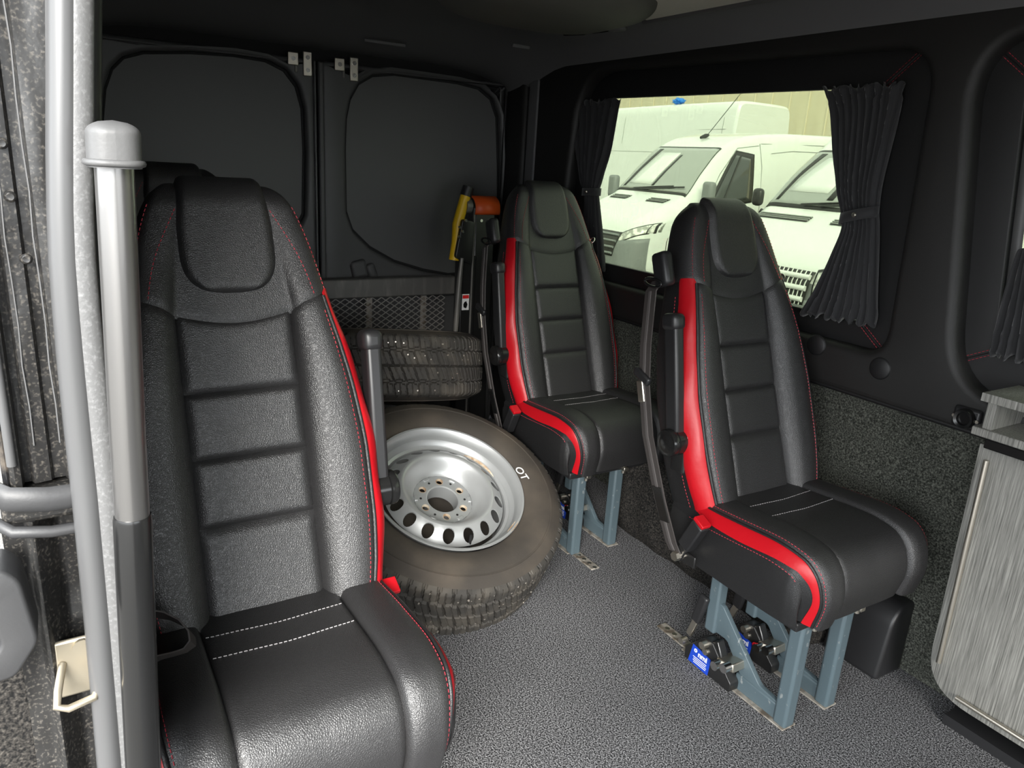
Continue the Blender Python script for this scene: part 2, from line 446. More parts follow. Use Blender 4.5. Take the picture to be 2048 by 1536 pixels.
# ceiling: swept section with coved sides
sec = [(-.02, 1.46), (.02, 1.55), (.08, 1.62), (.18, 1.66), (.40, 1.68), (1.35, 1.68), (1.56, 1.668), (1.66, 1.648), (1.715, 1.615), (1.745, 1.580), (1.765, 1.555)]
def ce(a, b):
    k = b * (len(sec) - 1); yy = crom(list(range(len(sec))), [p[0] for p in sec], k); zz = crom(list(range(len(sec))), [p[1] for p in sec], k)
    x = XR - .05 + (XF - XR + .05) * a
    zz -= .10 * (1 - sstep((x - XR) / .42)) * sstep((zz - 1.50) / .1)
    return Vector((x, yy, zz))
c_ = patch('ceiling', ce, 60, 50, 'headliner'); struct(c_)
roof = box('roof_skin', ((XR + XF) / 2, .88, 1.75), (XF - XR + .2, 1.96, .06), 'paint_black', None, .02); struct(roof)
# side wall by the camera, behind the door opening
wr = box('wall_right', ((XR - .86) / 2, -.045, .78), (-.86 - XR, .05, 1.72), 'vinyl'); struct(wr)
wr2 = box('wall_right_front', ((.72 + XF) / 2, -.045, .78), (XF - .72, .05, 1.72), 'vinyl'); struct(wr2)
wr3 = box('wall_right_header', (-.07, -.045, 1.64), (1.58, .05, .12), 'vinyl'); struct(wr3)
wf = plate('wall_front_added', [(-.07, -.03), (1.83, -.03), (1.83, 1.72), (-.07, 1.72)], [rounded([(.10, .72), (1.66, .72), (1.56, 1.48), (.20, 1.48)], .08)], .04, 'vinyl', None, T(XF + .02, 0, 0) @ MYZ, .005); struct(wf)  # unseen front wall, added to block light; its opening lets daylight in from ahead

# far side wall: outer skin, carpet below, lining panel with two window recesses above
Y0 = 1.735
def wall_px(l, y=Y0): return [(at(u, v, 1, y).x, at(u, v, 1, y).z) for u, v in l]
rec1 = rounded([(-2.52, .80), (-1.045, .80), (-1.075, 1.525), (-2.44, 1.552)], [.16, .07, .11, .18], 10)
rec2 = rounded([(-.865, .760), (.45, .77), (.45, 1.53), (-.985, 1.535)], [.14, .12, .12, .15], 10)
lin = plate('wall_left', [(XR, .675), (XF, .675), (XF, 1.60), (XR, 1.60)], [rec1, rec2], .07, 'vinyl_pillar', None, T(0, Y0 + .045, 0) @ MXZ, .022, 5); struct(lin)
glass1 = rounded([(-2.40, .862), (-1.150, .862), (-1.215, 1.445), (-2.34, 1.460)], .03, 5)
glass2 = rounded([(-.814, .868), (.40, .868), (.40, 1.45), (-.884, 1.45)], .035, 5)
f1 = plate('window_1', rounded([(-2.60, .76), (-1.00, .76), (-1.03, 1.59), (-2.56, 1.59)], .05), [glass1], .022, 'vinyl', None, T(0, YG - .018, 0) @ MXZ, .004); struct(f1)
f2 = plate('window_2', rounded([(-.935, .72), (.50, .72), (.50, 1.59), (-1.022, 1.59)], .05), [glass2], .022, 'vinyl', None, T(0, YG - .018, 0) @ MXZ, .004); struct(f2)
plate('pane', rounded([(-2.50, .83), (-1.12, .83), (-1.18, 1.48), (-2.44, 1.50)], .02), [], .004, 'window_glass', f1, T(0, YG + .006, 0) @ MXZ)
plate('pane', rounded([(-.83, .78), (.43, .78), (.43, 1.48), (-.915, 1.48)], .02), [], .004, 'window_glass', f2, T(0, YG + .006, 0) @ MXZ)
def seam(par, a, b):
    A, B = Vector(a), Vector(b); d = (B - A).normalized(); n = Vector((-d.z, 0, d.x)) * .006
    for k in (-1, 1):
        stitches('mitre_stitching', [[A + n * k, B + n * k]], 'thread_red', par, .006, .003, .0008)
    tube('mitre_seam', [A, B], .0016, 'vinyl', par, 6)
yf = YG - .0295
seam(f1, (-1.212, yf, 1.448), (-1.115, yf, 1.535)); seam(f1, (-1.150, yf, .858), (-1.075, yf, .800))
seam(f2, (-.884, yf, 1.453), (-.955, yf, 1.51)); seam(f2, (-.815, yf, .864), (-.880, yf, .828))
gk = [(-.855, .815), (-.725, .815)]
tube('gasket', [Vector((-.805, YG - .012, .88)), Vector((-.872, YG - .012, 1.435))], .006, 'plastic_grey', f2, 8, flat=(.012, .006, (1, 0, 0)))
# outer skin around the window openings
sk = plate('body_skin', [(XR - .03, -.45), (XF, -.45), (XF, 1.70), (XR - .03, 1.70)],
           [rounded([(-2.50, .83), (-1.12, .83), (-1.18, 1.48), (-2.44, 1.50)], .05), rounded([(-.83, .78), (.43, .78), (.43, 1.48), (-.915, 1.48)], .05)],
           .012, 'paint_black', None, T(0, YG + .022, 0) @ MXZ); struct(sk)
# carpeted lower wall
lw = patch('wall_left_lower', lambda a, b: Vector((XR + (XF - XR) * a, YW - .012 * math.sin(math.pi * b), .69 * b)), 60, 8, 'carpet_wall', None, 0, 60, flip=True); struct(lw)
tr = box('trim_1', ((XR + XF) / 2, YW - .012, .682), (XF - XR, .035, .018), 'vinyl', None, .006); struct(tr)
# wheel arch under carpet
def arch(a, b):
    x = -1.86 + .86 * a; e = pad(a, .10)
    prof = [(1.595, 0.0), (1.572, .05), (1.560, .14), (1.562, .24), (1.578, .285), (1.62, .305), (1.80, .31)]
    k = b * (len(prof) - 1); yy = crom(list(range(7)), [p[0] for p in prof], k); zz = crom(list(range(7)), [p[1] for p in prof], k)
    w = .006 * noise.noise(Vector((x * 9, zz * 3, 1))) + .003 * math.sin(x * 45 + 2 * math.sin(zz * 9))
    return Vector((x, 1.80 - (1.80 - yy) * (.35 + .65 * e) + w, zz * (.25 + .75 * math.sqrt(e))))
wa = patch('wheel_arch', arch, 70, 36, 'carpet_dark', None, 0, 60, flip=True); struct(wa); wa['label'] = 'carpeted wheel arch box under the seats by the window'

# rear doors
YC = at(637, 300, 0, XR).y
def yz(l, x=XR): return [(at(u, v, 0, x).y, at(u, v, 0, x).z) for u, v in l]
recR = yz([(690, 300), (692, 235), (700, 196), (717, 165), (745, 149), (790, 146), (850, 154), (920, 164), (962, 175), (986, 196), (998, 232), (1001, 330), (1001, 470), (992, 520), (960, 548), (900, 552), (850, 543), (790, 525), (740, 497), (705, 462), (692, 425)])
recL = yz([(612, 300), (608, 215), (596, 170), (572, 138), (535, 119), (470, 108), (380, 102), (285, 102), (245, 112), (222, 135), (208, 175), (203, 240), (200, 330), (200, 470), (215, 520), (255, 550), (320, 555), (400, 552), (480, 540), (545, 510), (590, 470), (610, 430)])
for i, (y0, y1, rc, lab) in enumerate([(.03, YC - .012, recL, 'left rear door lined with dark grey board'), (YC + .012, 1.725, recR, 'right rear door lined with dark grey board')]):
    d = plate('door_%d' % (i + 1), rounded([(y0, 0), (y1, 0), (y1, 1.535), (y0, 1.535)], .02, 3), [rc], .05, 'door_paint', None, T(XR - .01, 0, 0) @ MYZ, .016, 4); struct(d, lab)
    cy_ = sum(p[0] for p in rc) / len(rc); cz_ = sum(p[1] for p in rc) / len(rc)
    plate('door_board', [(cy_ + (p[0] - cy_) * 1.06, cz_ + (p[1] - cz_) * 1.06) for p in rc], [], .01, 'door_board', d, T(XR - .022, 0, 0) @ MYZ)
    plate('board_shadow_gap', [(cy_ + (p[0] - cy_) * 1.001, cz_ + (p[1] - cz_) * 1.001) for p in rc], [[(cy_ + (p[0] - cy_) * .975, cz_ + (p[1] - cz_) * .975) for p in rc]], .006, 'door_gap', d, T(XR - .016, 0, 0) @ MYZ, .002)
bs = box('wall_rear', (XR - .06, .88, .80), (.03, 1.92, 1.75), 'door_gap'); struct(bs)
box('door_seal', (XR + .012, YC - .016, .77), (.02, .010, 1.52), 'seal', bs, .004)
box('door_seal', (XR + .012, YC + .008, .77), (.02, .022, 1.52), 'door_paint', bs, .006)
# corner trims
cp = box('trim_2', (XR + .07, 1.752, .78), (.16, .05, 1.56), 'vinyl_pillar', None, .02); struct(cp)
cg = box('trim_3', (XR + .20, 1.742, 1.13), (.065, .012, .82), 'headliner', None, .004); struct(cg)
cpr = tube('trim_4', [Vector((XR + .02, at(1015, 200, 0, XR).y, 1.43)), Vector((XR + .02, at(1017, 420, 0, XR).y, 1.0)), Vector((XR + .02, at(1018, 640, 0, XR).y, .55))], .008, 'vinyl', None, 8); struct(cpr)
# white-metal catches at the top of the doors
def catch(par, u, v, big):
    p = at(u, v, 0, XR + .018)
    o = box('latch_plate', p, (.006, .040 if not big else .034, .045 if not big else .085), 'zinc', par, .004)
    for dz in ((0,) if not big else (-.022, .022)):
        cyl('screw', p + Vector((.002, 0, dz)), p + Vector((.007, 0, dz)), .008, 'chrome', o, 10)
d1, d2 = bpy.data.objects['door_1'], bpy.data.objects['door_2']
catch(d1, 586, 117, False); catch(d1, 615, 128, True); catch(d2, 679, 129, False); catch(d2, 708, 139, True)
for par, u, v in ((d1, 592, 130), (d2, 687, 142)):
    p = at(u, v, 0, XR + .016); box('latch_tab', p, (.005, .010, .05), 'steel_dark', par, .002)
# pull handle in the right door
ph = at(718, 538, 0, XR + .02)
box('door_pull', ph, (.03, .07, .075), 'door_paint', d2, .018, Matrix.Rotation(.25, 3, 'X'), 3)
box('door_pull', ph + Vector((.005, .052, -.008)), (.03, .04, .065), 'door_paint', d2, .014, Matrix.Rotation(.35, 3, 'X'), 3)
# ceiling slots above the doors
for u, v, w_ in ((770, 86, .16), (1042, 93, .07)):
    p = at(u, v, 2, 1.60); o = box('ceiling_slot', p, (.010, w_, .012), 'headliner', c_, .003)

# roof console and pale ceiling panel
con = thing('roof_console', 'rounded dark roof console hanging from the ceiling above the window', 'console', (-1.87, 1.20, 1.64))
def cons(a, b):
    th = 2 * math.pi * a; ph = b * math.pi / 2
    c, s = math.cos(th), math.sin(th); e = .62
    return Vector((.235 * math.copysign(abs(c) ** e, c) * math.sin(ph) ** .75, .29 * math.copysign(abs(s) ** e, s) * math.sin(ph) ** .75, -.075 * math.cos(ph) ** .8 + .01))
patch('console_body', cons, 64, 20, 'console', con, 0, 70)
box('console_vent', (-.12, .19, -.048), (.075, .012, .008), 'plastic_gloss', con, .003, Matrix.Rotation(.5, 3, 'Z'))
box('console_vent', (-.04, .225, -.044), (.07, .012, .008), 'plastic_gloss', con, .003, Matrix.Rotation(.2, 3, 'Z'))
box('console_tab', (.04, .225, -.046), (.05, .03, .012), 'plastic_grey', con, .005, Matrix.Rotation(.2, 3, 'Z'))
pp = box('ceiling_panel', (-.95, 1.09, 1.652), (1.9, 1.0, .012), 'beige_panel', None, .004)
tag(pp, 'pale beige panel on the ceiling in front of the roof console', 'ceiling panel')
tube('panel_edge', [(-1.92, 1.595, 1.646), (0.0, 1.595, 1.646)], .009, 'plastic_grey', pp, 10)

# ------------------------------------------------------------------ passenger seats
LB = 0.755; LEAN = math.radians(20.0)
AX = Vector((-math.sin(LEAN), 0, math.cos(LEAN))); NX = Vector((math.cos(LEAN), 0, math.sin(LEAN)))
TS = [-0.08, 0, 0.06, 0.15, 0.25, 0.35, 0.44, 0.54, 0.63, 0.69, 0.73, LB]
WS = [0.200, 0.208, 0.219, 0.227, 0.227, 0.216, 0.197, 0.171, 0.151, 0.132, 0.112, 0.086]
CS = [0, 0.15, 0.30, 0.36, 0.44, 0.52, 0.62, 0.80, 0.90, 1.0, 1.15, 1.3]
def back_ring(t):
    w = crom(TS, WS, t); pw = min(0.096, w * 0.56)
    th = crom([-0.08, 0.4, 0.6, LB], [0.125, 0.12, 0.10, 0.085], t)
    bd = crom([-0.08, 0.1, 0.4, 0.52, 0.62, LB], [0.024, 0.032, 0.032, 0.022, 0.010, 0.002], t)
    k = w - pw
    ys = [0, pw * .5, pw, pw + k * .12, pw + k * .28, pw + k * .52, pw + k * .78, w, w - .005, w * .86, w * .45, 0]
    ns = [0, 0, .001, bd * .5, bd * .88, bd, bd * .70, -.028, -th + .026, -th, -th - .01, -th - .013]
    q = (t - (LB - 0.05)) / 0.05
    if q > 0:
        r = math.sqrt(max(0.0, 1 - min(q, 1) ** 2)); mid = -th * 0.5
        ns = [mid + (n - mid) * r for n in ns]
    return ys, ns
def SB(s, t, off=0.0, raw=False):
    sg = 1 if s >= 0 else -1; a = abs(s)
    ys, ns = back_ring(t)
    p = Vector((0, sg * crom(CS, ys, a), 0.44)) + AX * t + NX * crom(CS, ns, a)
    if off and not raw:
        e = 0.004
        s2, s1 = (s + e, s - e); t2, t1 = min(t + e, LB), t - e
        du = SB(s2, t, 0, True) - SB(s1, t, 0, True); dv = SB(s, t2, 0, True) - SB(s, t1, 0, True)
        n = du.cross(dv)
        if n.length > 1e-9: p = p + n.normalized() * off
    return p
def s_of_y(y, t):
    ys, _ = back_ring(t); lo, hi = 0.0, 0.8
    for _ in range(22):
        m = (lo + hi) / 2
        if crom(CS, ys, m) < abs(y): lo = m
        else: hi = m
    return math.copysign(lo, y)
def band(s): return 0.500 + 0.055 * crom([0, .3, .62, .8], [0, .56, .9, 1], min(abs(s), .8)) ** 2

QU = [0, .2, .4, .56, .68, .80, .90, 1.0]
QX = [-0.10, 0, .12, .215, .280, .318, .328, .314]
QZ = [.450, .450, .458, .464, .455, .418, .37, .305]
QW = [.212, .222, .227, .227, .224, .217, .210, .204]
QS = [0, .15, .30, .36, .45, .56, .66, .82]
def SQ(s, u, off=0.0):
    sg = 1 if s >= 0 else -1; a = abs(s); w = crom(QU, QW, u)
    ys = [0, .06, .117, .126, .146, .172, w - .024, w]
    ns = [0, .001, 0, .006, .010, .009, -.002, -.036]
    e = .01
    tx = Vector((crom(QU, QX, min(u + e, 1)) - crom(QU, QX, max(u - e, 0)), 0, crom(QU, QZ, min(u + e, 1)) - crom(QU, QZ, max(u - e, 0)))).normalized()
    n = Vector((-tx.z, 0, tx.x))
    return Vector((crom(QU, QX, u), sg * crom(QS, ys, a), crom(QU, QZ, u))) + n * (crom(QS, ns, a) + off)

def make_seat(label, ox, oy, g, group, bs=-1):
    t = thing('passenger_seat', label, 'seat', (ox, oy, 0), group)
    seams = [-0.03, 0.160, 0.275, 0.388, None]
    for i in range(4):
        def mk(i=i):
            def fn(a, b):
                s = -.30 + .60 * a; t1 = seams[i + 1] if seams[i + 1] is not None else band(s) + 0.01
                tt = seams[i] + (t1 - seams[i]) * b
                return SB(s, tt, -.0055 + .0105 * min(pad(a, .10), pad(b, .16)))
            return patch('cushion_panel', fn, 24, 20, 'leather', None, 0.0, 70)
        part(('panel', i), mk, t)
    for sg in (1, -1):
        def mk(sg=sg):
            def fn(a, b):
                s = sg * (.30 + .32 * a); tt = -.03 + (band(s) + .012 + .03) * b
                return SB(s, tt, -.0055 + .010 * min(pad(a, .16), pad(b, .04)))
            return patch('bolster', fn, 16, 48, 'leather', None, 0, 70, flip=sg < 0)
        part(('bolster', sg), mk, t)
        def mk(sg=sg):
            def fn(a, b):
                s = sg * (.625 + .175 * a); tt = -.03 + (band(s) + .01 + .03) * b
                return SB(s, tt, .001 + .004 * pad(a, .4) + .0015 * math.sin(b * 23 + a * 3) * pad(b, .2))
            return patch('red_strip', fn, 8, 48, 'leather_red', None, 0, 70, flip=sg < 0)
        o = part(('red', sg), mk, t); o['label'] = 'red leather strip down the side of the backrest'
        part(('pipe', sg), lambda sg=sg: tube('piping', [SB(sg * .62, -.02 + (band(.62) + .02) * k / 40, .001) for k in range(41)], .0042, 'leather_plain', None, 8), t)
    def mk():
        def fn(a, b):
            s = .795 + a * 1.01
            s = s if s <= 1.3 else -(2.6 - s)
            tt = -.075 + (.56 + .075) * b
            return SB(s, tt, 0)
        return patch('back_shell', fn, 28, 30, 'leather_plain', None, 0, 70)
    part('shell', mk, t)
    def mk():
        def fn(a, b):
            s = -1.3 + 2.6 * a; t0 = band(s); tt = t0 + (LB - .0008 - t0) * (1 - (1 - b) ** 1.5)
            return SB(s, tt, .004 - .006 * (1 - pad(min(b, .5), .05)))
        return patch('head_cap', fn, 84, 34, 'leather', None, 0, 70)
    part('cap', mk, t)
    def mk():
        def fn(a, b):
            tt = .556 + (LB - .004 - .556) * b
            lb = min(1.0, b / .42); hw = .081 * (1 - (1 - lb) ** 3.0) ** (1 / 2.6) if lb > 0 else 0.0
            hw = max(hw, 0.004) * (1 - .10 * max(0, b - .6) / .4 )
            w_ = crom(TS, WS, tt); hw = min(hw, w_ * .93)
            y = (2 * a - 1) * hw; s = s_of_y(y, tt)
            k = min(pad(a, .12), pad(min(b, .5), .08))
            return SB(s, tt, .0005 + .018 * k)
        return patch('headrest_pad', fn, 30, 40, 'leather', None, 0, 75)
    part('hpad', mk, t)
    def mk():
        L_ = []
        for sg in (1, -1):
            L_.append([SB(sg * .57, -.02 + (band(.57) + .0) * k / 60, .0052) for k in range(61)])
            L_.append([SB(sg * .66, band(.66) + .01 + (LB - .05 - band(.66)) * k / 40, .0048) for k in range(41)])
            L_.append([SB(sg * (.53 - .17 * (k / 40) ** 2.2), band(.53) + .01 + (LB - .055 - band(.53)) * k / 40, .0048) for k in range(41)])
            L_.append([SB(sg * .825, -.02 + .55 * k / 60, .001) for k in range(61)])
        return stitches('stitching', L_, 'thread_red', None)
    part('stitch', mk, t)
    # cushion
    def mk():
        return patch('seat_panel', lambda a, b: SQ(-.30 + .60 * a, b, -.004 + .008 * pad(a, .08)), 28, 56, 'leather', None, 0, 70, flip=True)
    part('spanel', mk, t)
    for sg in (1, -1):
        part(('sbol', sg), lambda sg=sg: patch('seat_bolster', lambda a, b: SQ(sg * (.30 + .36 * a), b, -.004 + .009 * pad(a, .14)), 18, 56, 'leather', None, 0, 70, flip=sg > 0), t)
        def mk(sg=sg):
            def fn(a, b):
                u = .14 + .86 * b; k = .25 + .75 * min(1, crom([0, .12, .35, .7, .85, 1], [.3, .8, 1, .6, .28, .5], b))
                return SQ(sg * (.665 + .145 * k * a), u, .002 + .003 * pad(a, .4))
            return patch('seat_red_strip', fn, 8, 48, 'leather_red', None, 0, 70, flip=sg > 0)
        o = part(('sred', sg), mk, t); o['label'] = 'red leather strip along the side of the seat cushion'
        part(('spipe', sg), lambda sg=sg: tube('seat_piping', [SQ(sg * .662, .1 + .9 * k / 50, .0015) for k in range(51)], .004, 'leather_plain', None, 8), t)
        def mk(sg=sg):
            def fn(a, b):
                u = a; p = SQ(sg * .80, u, -.001); k = .3
                low = Vector((min(p.x, .295), sg * (crom(QU, QW, u) - .006), min(.300 + .0 * u, p.z)))
                q = p.lerp(low, b); q.y += sg * .006 * math.sin(math.pi * b); return q
            return patch('side_panel', fn, 50, 14, 'leather_plain', None, 0, 70, flip=sg > 0)
        part(('sside', sg), mk, t)
        # fill under the wide red strip
        part(('sfill', sg), lambda sg=sg: patch('strip_backing', lambda a, b: SQ(sg * (.66 + .16 * a), .0 + b, -.0015), 6, 40, 'leather_plain', None, 0, 70, flip=sg > 0), t)
    def mk():
        L_ = []
        for sg in (1, -1):
            L_.append([SQ(sg * .63, .12 + .88 * k / 60, .0045) for k in range(61)])
            L_.append([SQ(sg * .83, .14 + .84 * k / 60, -.002) for k in range(61)])
        return stitches('seat_stitching', L_, 'thread_red', None)
    part('sstitch', mk, t)
    def mk():
        L_ = [[SQ(-.285 + .57 * k / 24, u + .012 * math.sin(math.pi * k / 24), .0045) for k in range(25)] for u in (.295, .40)]
        return stitches('cushion_stitching', L_, 'thread_light', None, .005, .0025, .0008)
    part('cstitch', mk, t)
    part('pan', lambda: box('seat_pan', (.09, 0, .291), (.40, .39, .022), 'plastic', None, .004), t)
    part('pan2', lambda: box('cushion_base', (.075, 0, .345), (.42, .40, .09), 'leather_plain', None, .01), t)
    # armrest folded up on the aisle side
    R = Matrix.Rotation(-LEAN * .55, 3, 'Y')
    o = part(('arm', g), lambda: box('armrest', (-.122, g * .236, .735), (.042, .030, .28), 'plastic', None, .008, R, 3), t)
    part(('armtip', g), lambda: box('armrest_tip', (-.150, g * .236, .872), (.052, .040, .042), 'plastic', None, .014, R, 4), t)
    part(('pivot', g), lambda: lathe('armrest_pivot', [(0, .030), (.018, .030), (.022, .027), (.031, .027), (.034, .022), (.034, .012), (.030, .010), (.034, .008), (.034, -.02), (0, -.02)], 'plastic_gloss', None, 28, T(-.094, g * .240, .588) @ Matrix.Rotation(-g * math.pi / 2, 4, 'X')), t)
    part(('hinge', g), lambda: box('hinge_plate', (-.086, g * .224, .56), (.045, .012, .10), 'black_metal', None, .006), t)
    # belt on the aisle side
    bl = [(-.235, bs * .222, .955), (-.238, bs * .238, .93), (-.225, bs * .247, .80), (-.208, bs * .252, .70), (-.17, bs * .256, .58), (-.10, bs * .258, .44), (-.045, bs * .256, .345), (-.03, bs * .253, .325)]
    part(('belt', bs), lambda: ribbon('seat_belt', bl, .046, 'belt', None, Vector((1,   .15 * bs, .25))), t)
    def mk():
        off = Vector((0, bs * .0022, 0))
        return ribbon('belt_stripe', [Vector(p) + off for p in bl[1:]], .009, 'belt_line', None, Vector((1,   .15 * bs, .25)))
    part(('beltl', bs), mk, t)
    part(('guide', bs), lambda: box('belt_guide', (-.225, bs * .218, .985), (.05, .034, .085), 'plastic', None, .012, Matrix.Rotation(-LEAN, 3, 'Y'), 3), t)
    part(('gring', bs), lambda: tube('guide_loop', [Vector((-.232 + .030 * math.cos(k * math.pi / 8), bs * .240, .952 + .010 * math.sin(k * math.pi / 8))) for k in range(16)], .0035, 'plastic_gloss', None, 8, closed=True), t)
    part(('tongue', bs), lambda: box('belt_tongue', (-.207, bs * .262, .685), (.022, .006, .055), 'zinc', None, .003, Matrix.Rotation(-.3, 3, 'Y')), t)
    part(('tonguec', bs), lambda: box('tongue_cap', (-.212, bs * .258, .722), (.060, .014, .022), 'plastic', None, .005, Matrix.Rotation(.35, 3, 'Y')), t)
    part(('beltlab', bs), lambda: ribbon('belt_label', [(-.115 + .002, bs * .2605, .465), (-.07, bs * .2605, .39)], .036, 'plastic_gloss', None, Vector((1,   .15 * bs, .25))), t)
    # buckle
    RB = Matrix.Rotation(.45, 3, 'Y'); bo = 0 if bs == g else -.045
    o = part(('buckle', g), lambda: box('buckle', (.020 + bo, g * (.252 + bo * .6), .395 + bo * .3), (.036, .030, .085), 'plastic', None, .004, RB), t)
    o2 = part(('bucklet', g), lambda: box('buckle_button', (.040 + bo, g * (.252 + bo * .6), .4385 + bo * .3), (.034, .0285, .010), 'leather_red', None, .002, RB), t)
    o2['label'] = 'red release button of the belt buckle'
    part(('stalk', g), lambda: box('buckle_stalk', (-.012 + bo, g * (.250 + bo * .6), .338 + bo * .3), (.026, .008, .06), 'black_metal', None, .003, RB), t)
    part(('abolt', g), lambda: cyl('anchor_bolt', (-.018, g * .235, .322), (-.018, g * .268, .322), .012, 'zinc', None, 6), t)
    part(('abrk', g), lambda: box('anchor_bracket', (-.01, g * .238, .318), (.07, .006, .03), 'black_metal', None, .003), t)
    # thin strap and chrome ring on the other side
    w = -bs
    if bs == g: part(('ring', w), lambda: tube('chrome_ring', [Vector((-.205 + .012 * math.cos(k * math.pi / 6), w * (.186 + .008 * math.sin(k * math.pi / 6)), .955 + .011 * math.sin(k * math.pi / 6))) for k in range(12)], .003, 'chrome', None, 8, closed=True), t)
    if bs == g: part(('strap', w), lambda: ribbon('wall_side_strap', [(-.225, w * .19, .95), (-.22, w * .222, .80), (-.19, w * .245, .65), (-.12, w * .25, .50), (-.05, w * .248, .40)], .04, 'belt', None, Vector((1, 0, .3))), t)
    # legs
    for yl in (g * .135, -g * .015):
        k = round(yl, 4)
        L_ = part(('front_post', k), lambda: box('front_leg', (.262, yl, .145), (.036, .036, .29), 'frame_paint', None, .007, None, 3), t)
        part(('rear_post', k), lambda: box('rear_leg', (.022, yl, .195), (.034, .032, .19), 'frame_paint', None, .006, None, 3), t)
        part(('bar', k), lambda: box('floor_bar', (.185, yl, .0225), (.13, .022, .043), 'frame_paint', None, .004), t)
        pts = [(.006, .105), (.028, .188), (.048, .186), (.188, .052), (.245, .046), (.245, .006), (.165, .006), (.150, .020), (.075, .105)]
        part(('gusset', k), lambda: plate('gusset_plate', rounded(pts, .008, 3), [], .014, 'frame_paint', None, T(0, yl, 0) @ MXZ, .002), t)
        # floor latch
        hp = [(-.022, .004), (-.022, .036), (.034, .098), (.060, .100), (.120, .040), (.134, .028), (.134, .004)]
        la = part(('latch', k), lambda: plate('floor_latch', rounded(hp, .006, 3), [], .030, 'black_metal', None, T(0, yl + g * .026, 0) @ MXZ, .002), t)
        part(('slot', k), lambda: box('latch_slot', (.082, yl + g * .026, .075), (.020, .024, .07), 'plastic_gloss', None, .003, Matrix.Rotation(-.5, 3, 'Y')), t)
        part(('lever', k), lambda: box('lever_grip', (-.008, yl + g * .022, .150), (.030, .016, .088), 'plastic', None, .007, Matrix.Rotation(.22, 3, 'Y'), 3), t)
        part(('leverb', k), lambda: box('lever_shank', (-.025, yl + g * .022, .084), (.018, .008, .055), 'zinc', None, .002, Matrix.Rotation(.30, 3, 'Y')), t)
        for nm, (bx, bz, br, bl_) in {'pivot_bolt': (-.026, .052, .009, .016), 'latch_bolt': (.044, .086, .0095, .018), 'rivet': (.046, .064, .0085, .005)}.items():
            part((nm, k), lambda: cyl(nm, (bx, yl + g * .038, bz), (bx, yl + g * (.041 + bl_), bz), br, 'zinc', None, 12), t)
        part(('clamp', k), lambda: box('clamp_plate', (.112, yl + g * .020, .070), (.052, .052, .022), 'zinc', None, .003, Matrix.Rotation(-.25, 3, 'Y')), t)
        for i, (cx_, cz_) in enumerate(((.096, .064), (.124, .076))):
            part(('cbolt', k, i), lambda: cyl('clamp_bolt', (cx_, yl + g * .044, cz_), (cx_, yl + g * .066, cz_), .0115, 'chrome', None, 14), t)
        lb = part(('lab', k), lambda: plate('blue_label', [(-.006, .006), (.004, .060), (.066, .052), (.062, .004)], [], .0012, 'label_blue', None, T(0, yl + g * .0422, 0) @ MXZ), t)
        lb['label'] = 'small blue maker label on the floor latch'
        ML = T(.009, yl + g * .0432, .041) @ Matrix.Rotation(-g * math.pi / 2, 4, 'X') if False else T(.040, yl + g * .0432, .0420) @ (Matrix.Rotation(math.pi, 4, 'Z') if g > 0 else Matrix.Identity(4)) @ MXZ
        part(('txt', k), lambda: text('label_lettering', 'nmi', .021, 'label_white', None, ML, .0003, 'CENTER', .0006), lb)
        part(('logo', k), lambda: lathe('label_logo', [(.0022, 0), (.0052, 0), (.0052, .0006), (.0022, .0006)], 'label_white', None, 16, T(.0155, yl + g * .0432, .0475) @ MXZ, closed=True), lb)
        for i in range(4):
            part(('fine', k, i), lambda: box('label_fine_print', (.032 + .0005 * i, yl + g * .0430, .0285 - .005 * i), (.046 - .004 * (i % 2), .0008, .0016), 'label_white', None), lb)
        part(('wing', k), lambda: box('clamp_nut', (.290, yl - g * .004, .285), (.030, .018, .014), 'zinc', None, .003), t)
        part(('wingb', k), lambda: cyl('clamp_screw', (.290, yl - g * .004, .268), (.290, yl - g * .004, .296), .006, 'zinc', None, 10), t)
    rt = cyl('release_tip', (.082, g * -.015 + g * .058, .066), (.094, -g * .015 + g * .058, .070), .006, 'leather_red', t, 10)
    rt['label'] = 'red tip of the release pin'
    return t

GRP = 'black leather passenger seats'
seat_a = make_seat('black leather seat nearest the open door, beside the grey grab pole', -1.145, 0.250, 1, GRP)
seat_c = make_seat('black leather seat with red strips in front of the window, beside the grey wood cabinet', -1.110, 1.465, -1, GRP)
seat_b = make_seat('black leather seat with red strips standing behind the loose wheel, in the far corner', -1.965, 1.475, -1, GRP)
seat_d = make_seat('black leather seat mostly hidden behind the grab pole and the nearest seat', -2.02, 0.285, 1, GRP)
# belt end lying in a loop on the nearest seat
lpx = [(262, 1228, .53), (300, 1226, .525), (335, 1232, .515), (364, 1246, .505), (383, 1268, .492), (386, 1288, .480), (374, 1304, .472), (350, 1312, .470), (322, 1318, .470), (290, 1332, .470), (262, 1350, .470)]
ribbon('lap_belt_loop', [at(u, v, 2, z) - Vector(seat_a.location) for u, v, z in lpx], .046, 'belt', seat_a, Vector((.62, -.25, .75)), .0012)

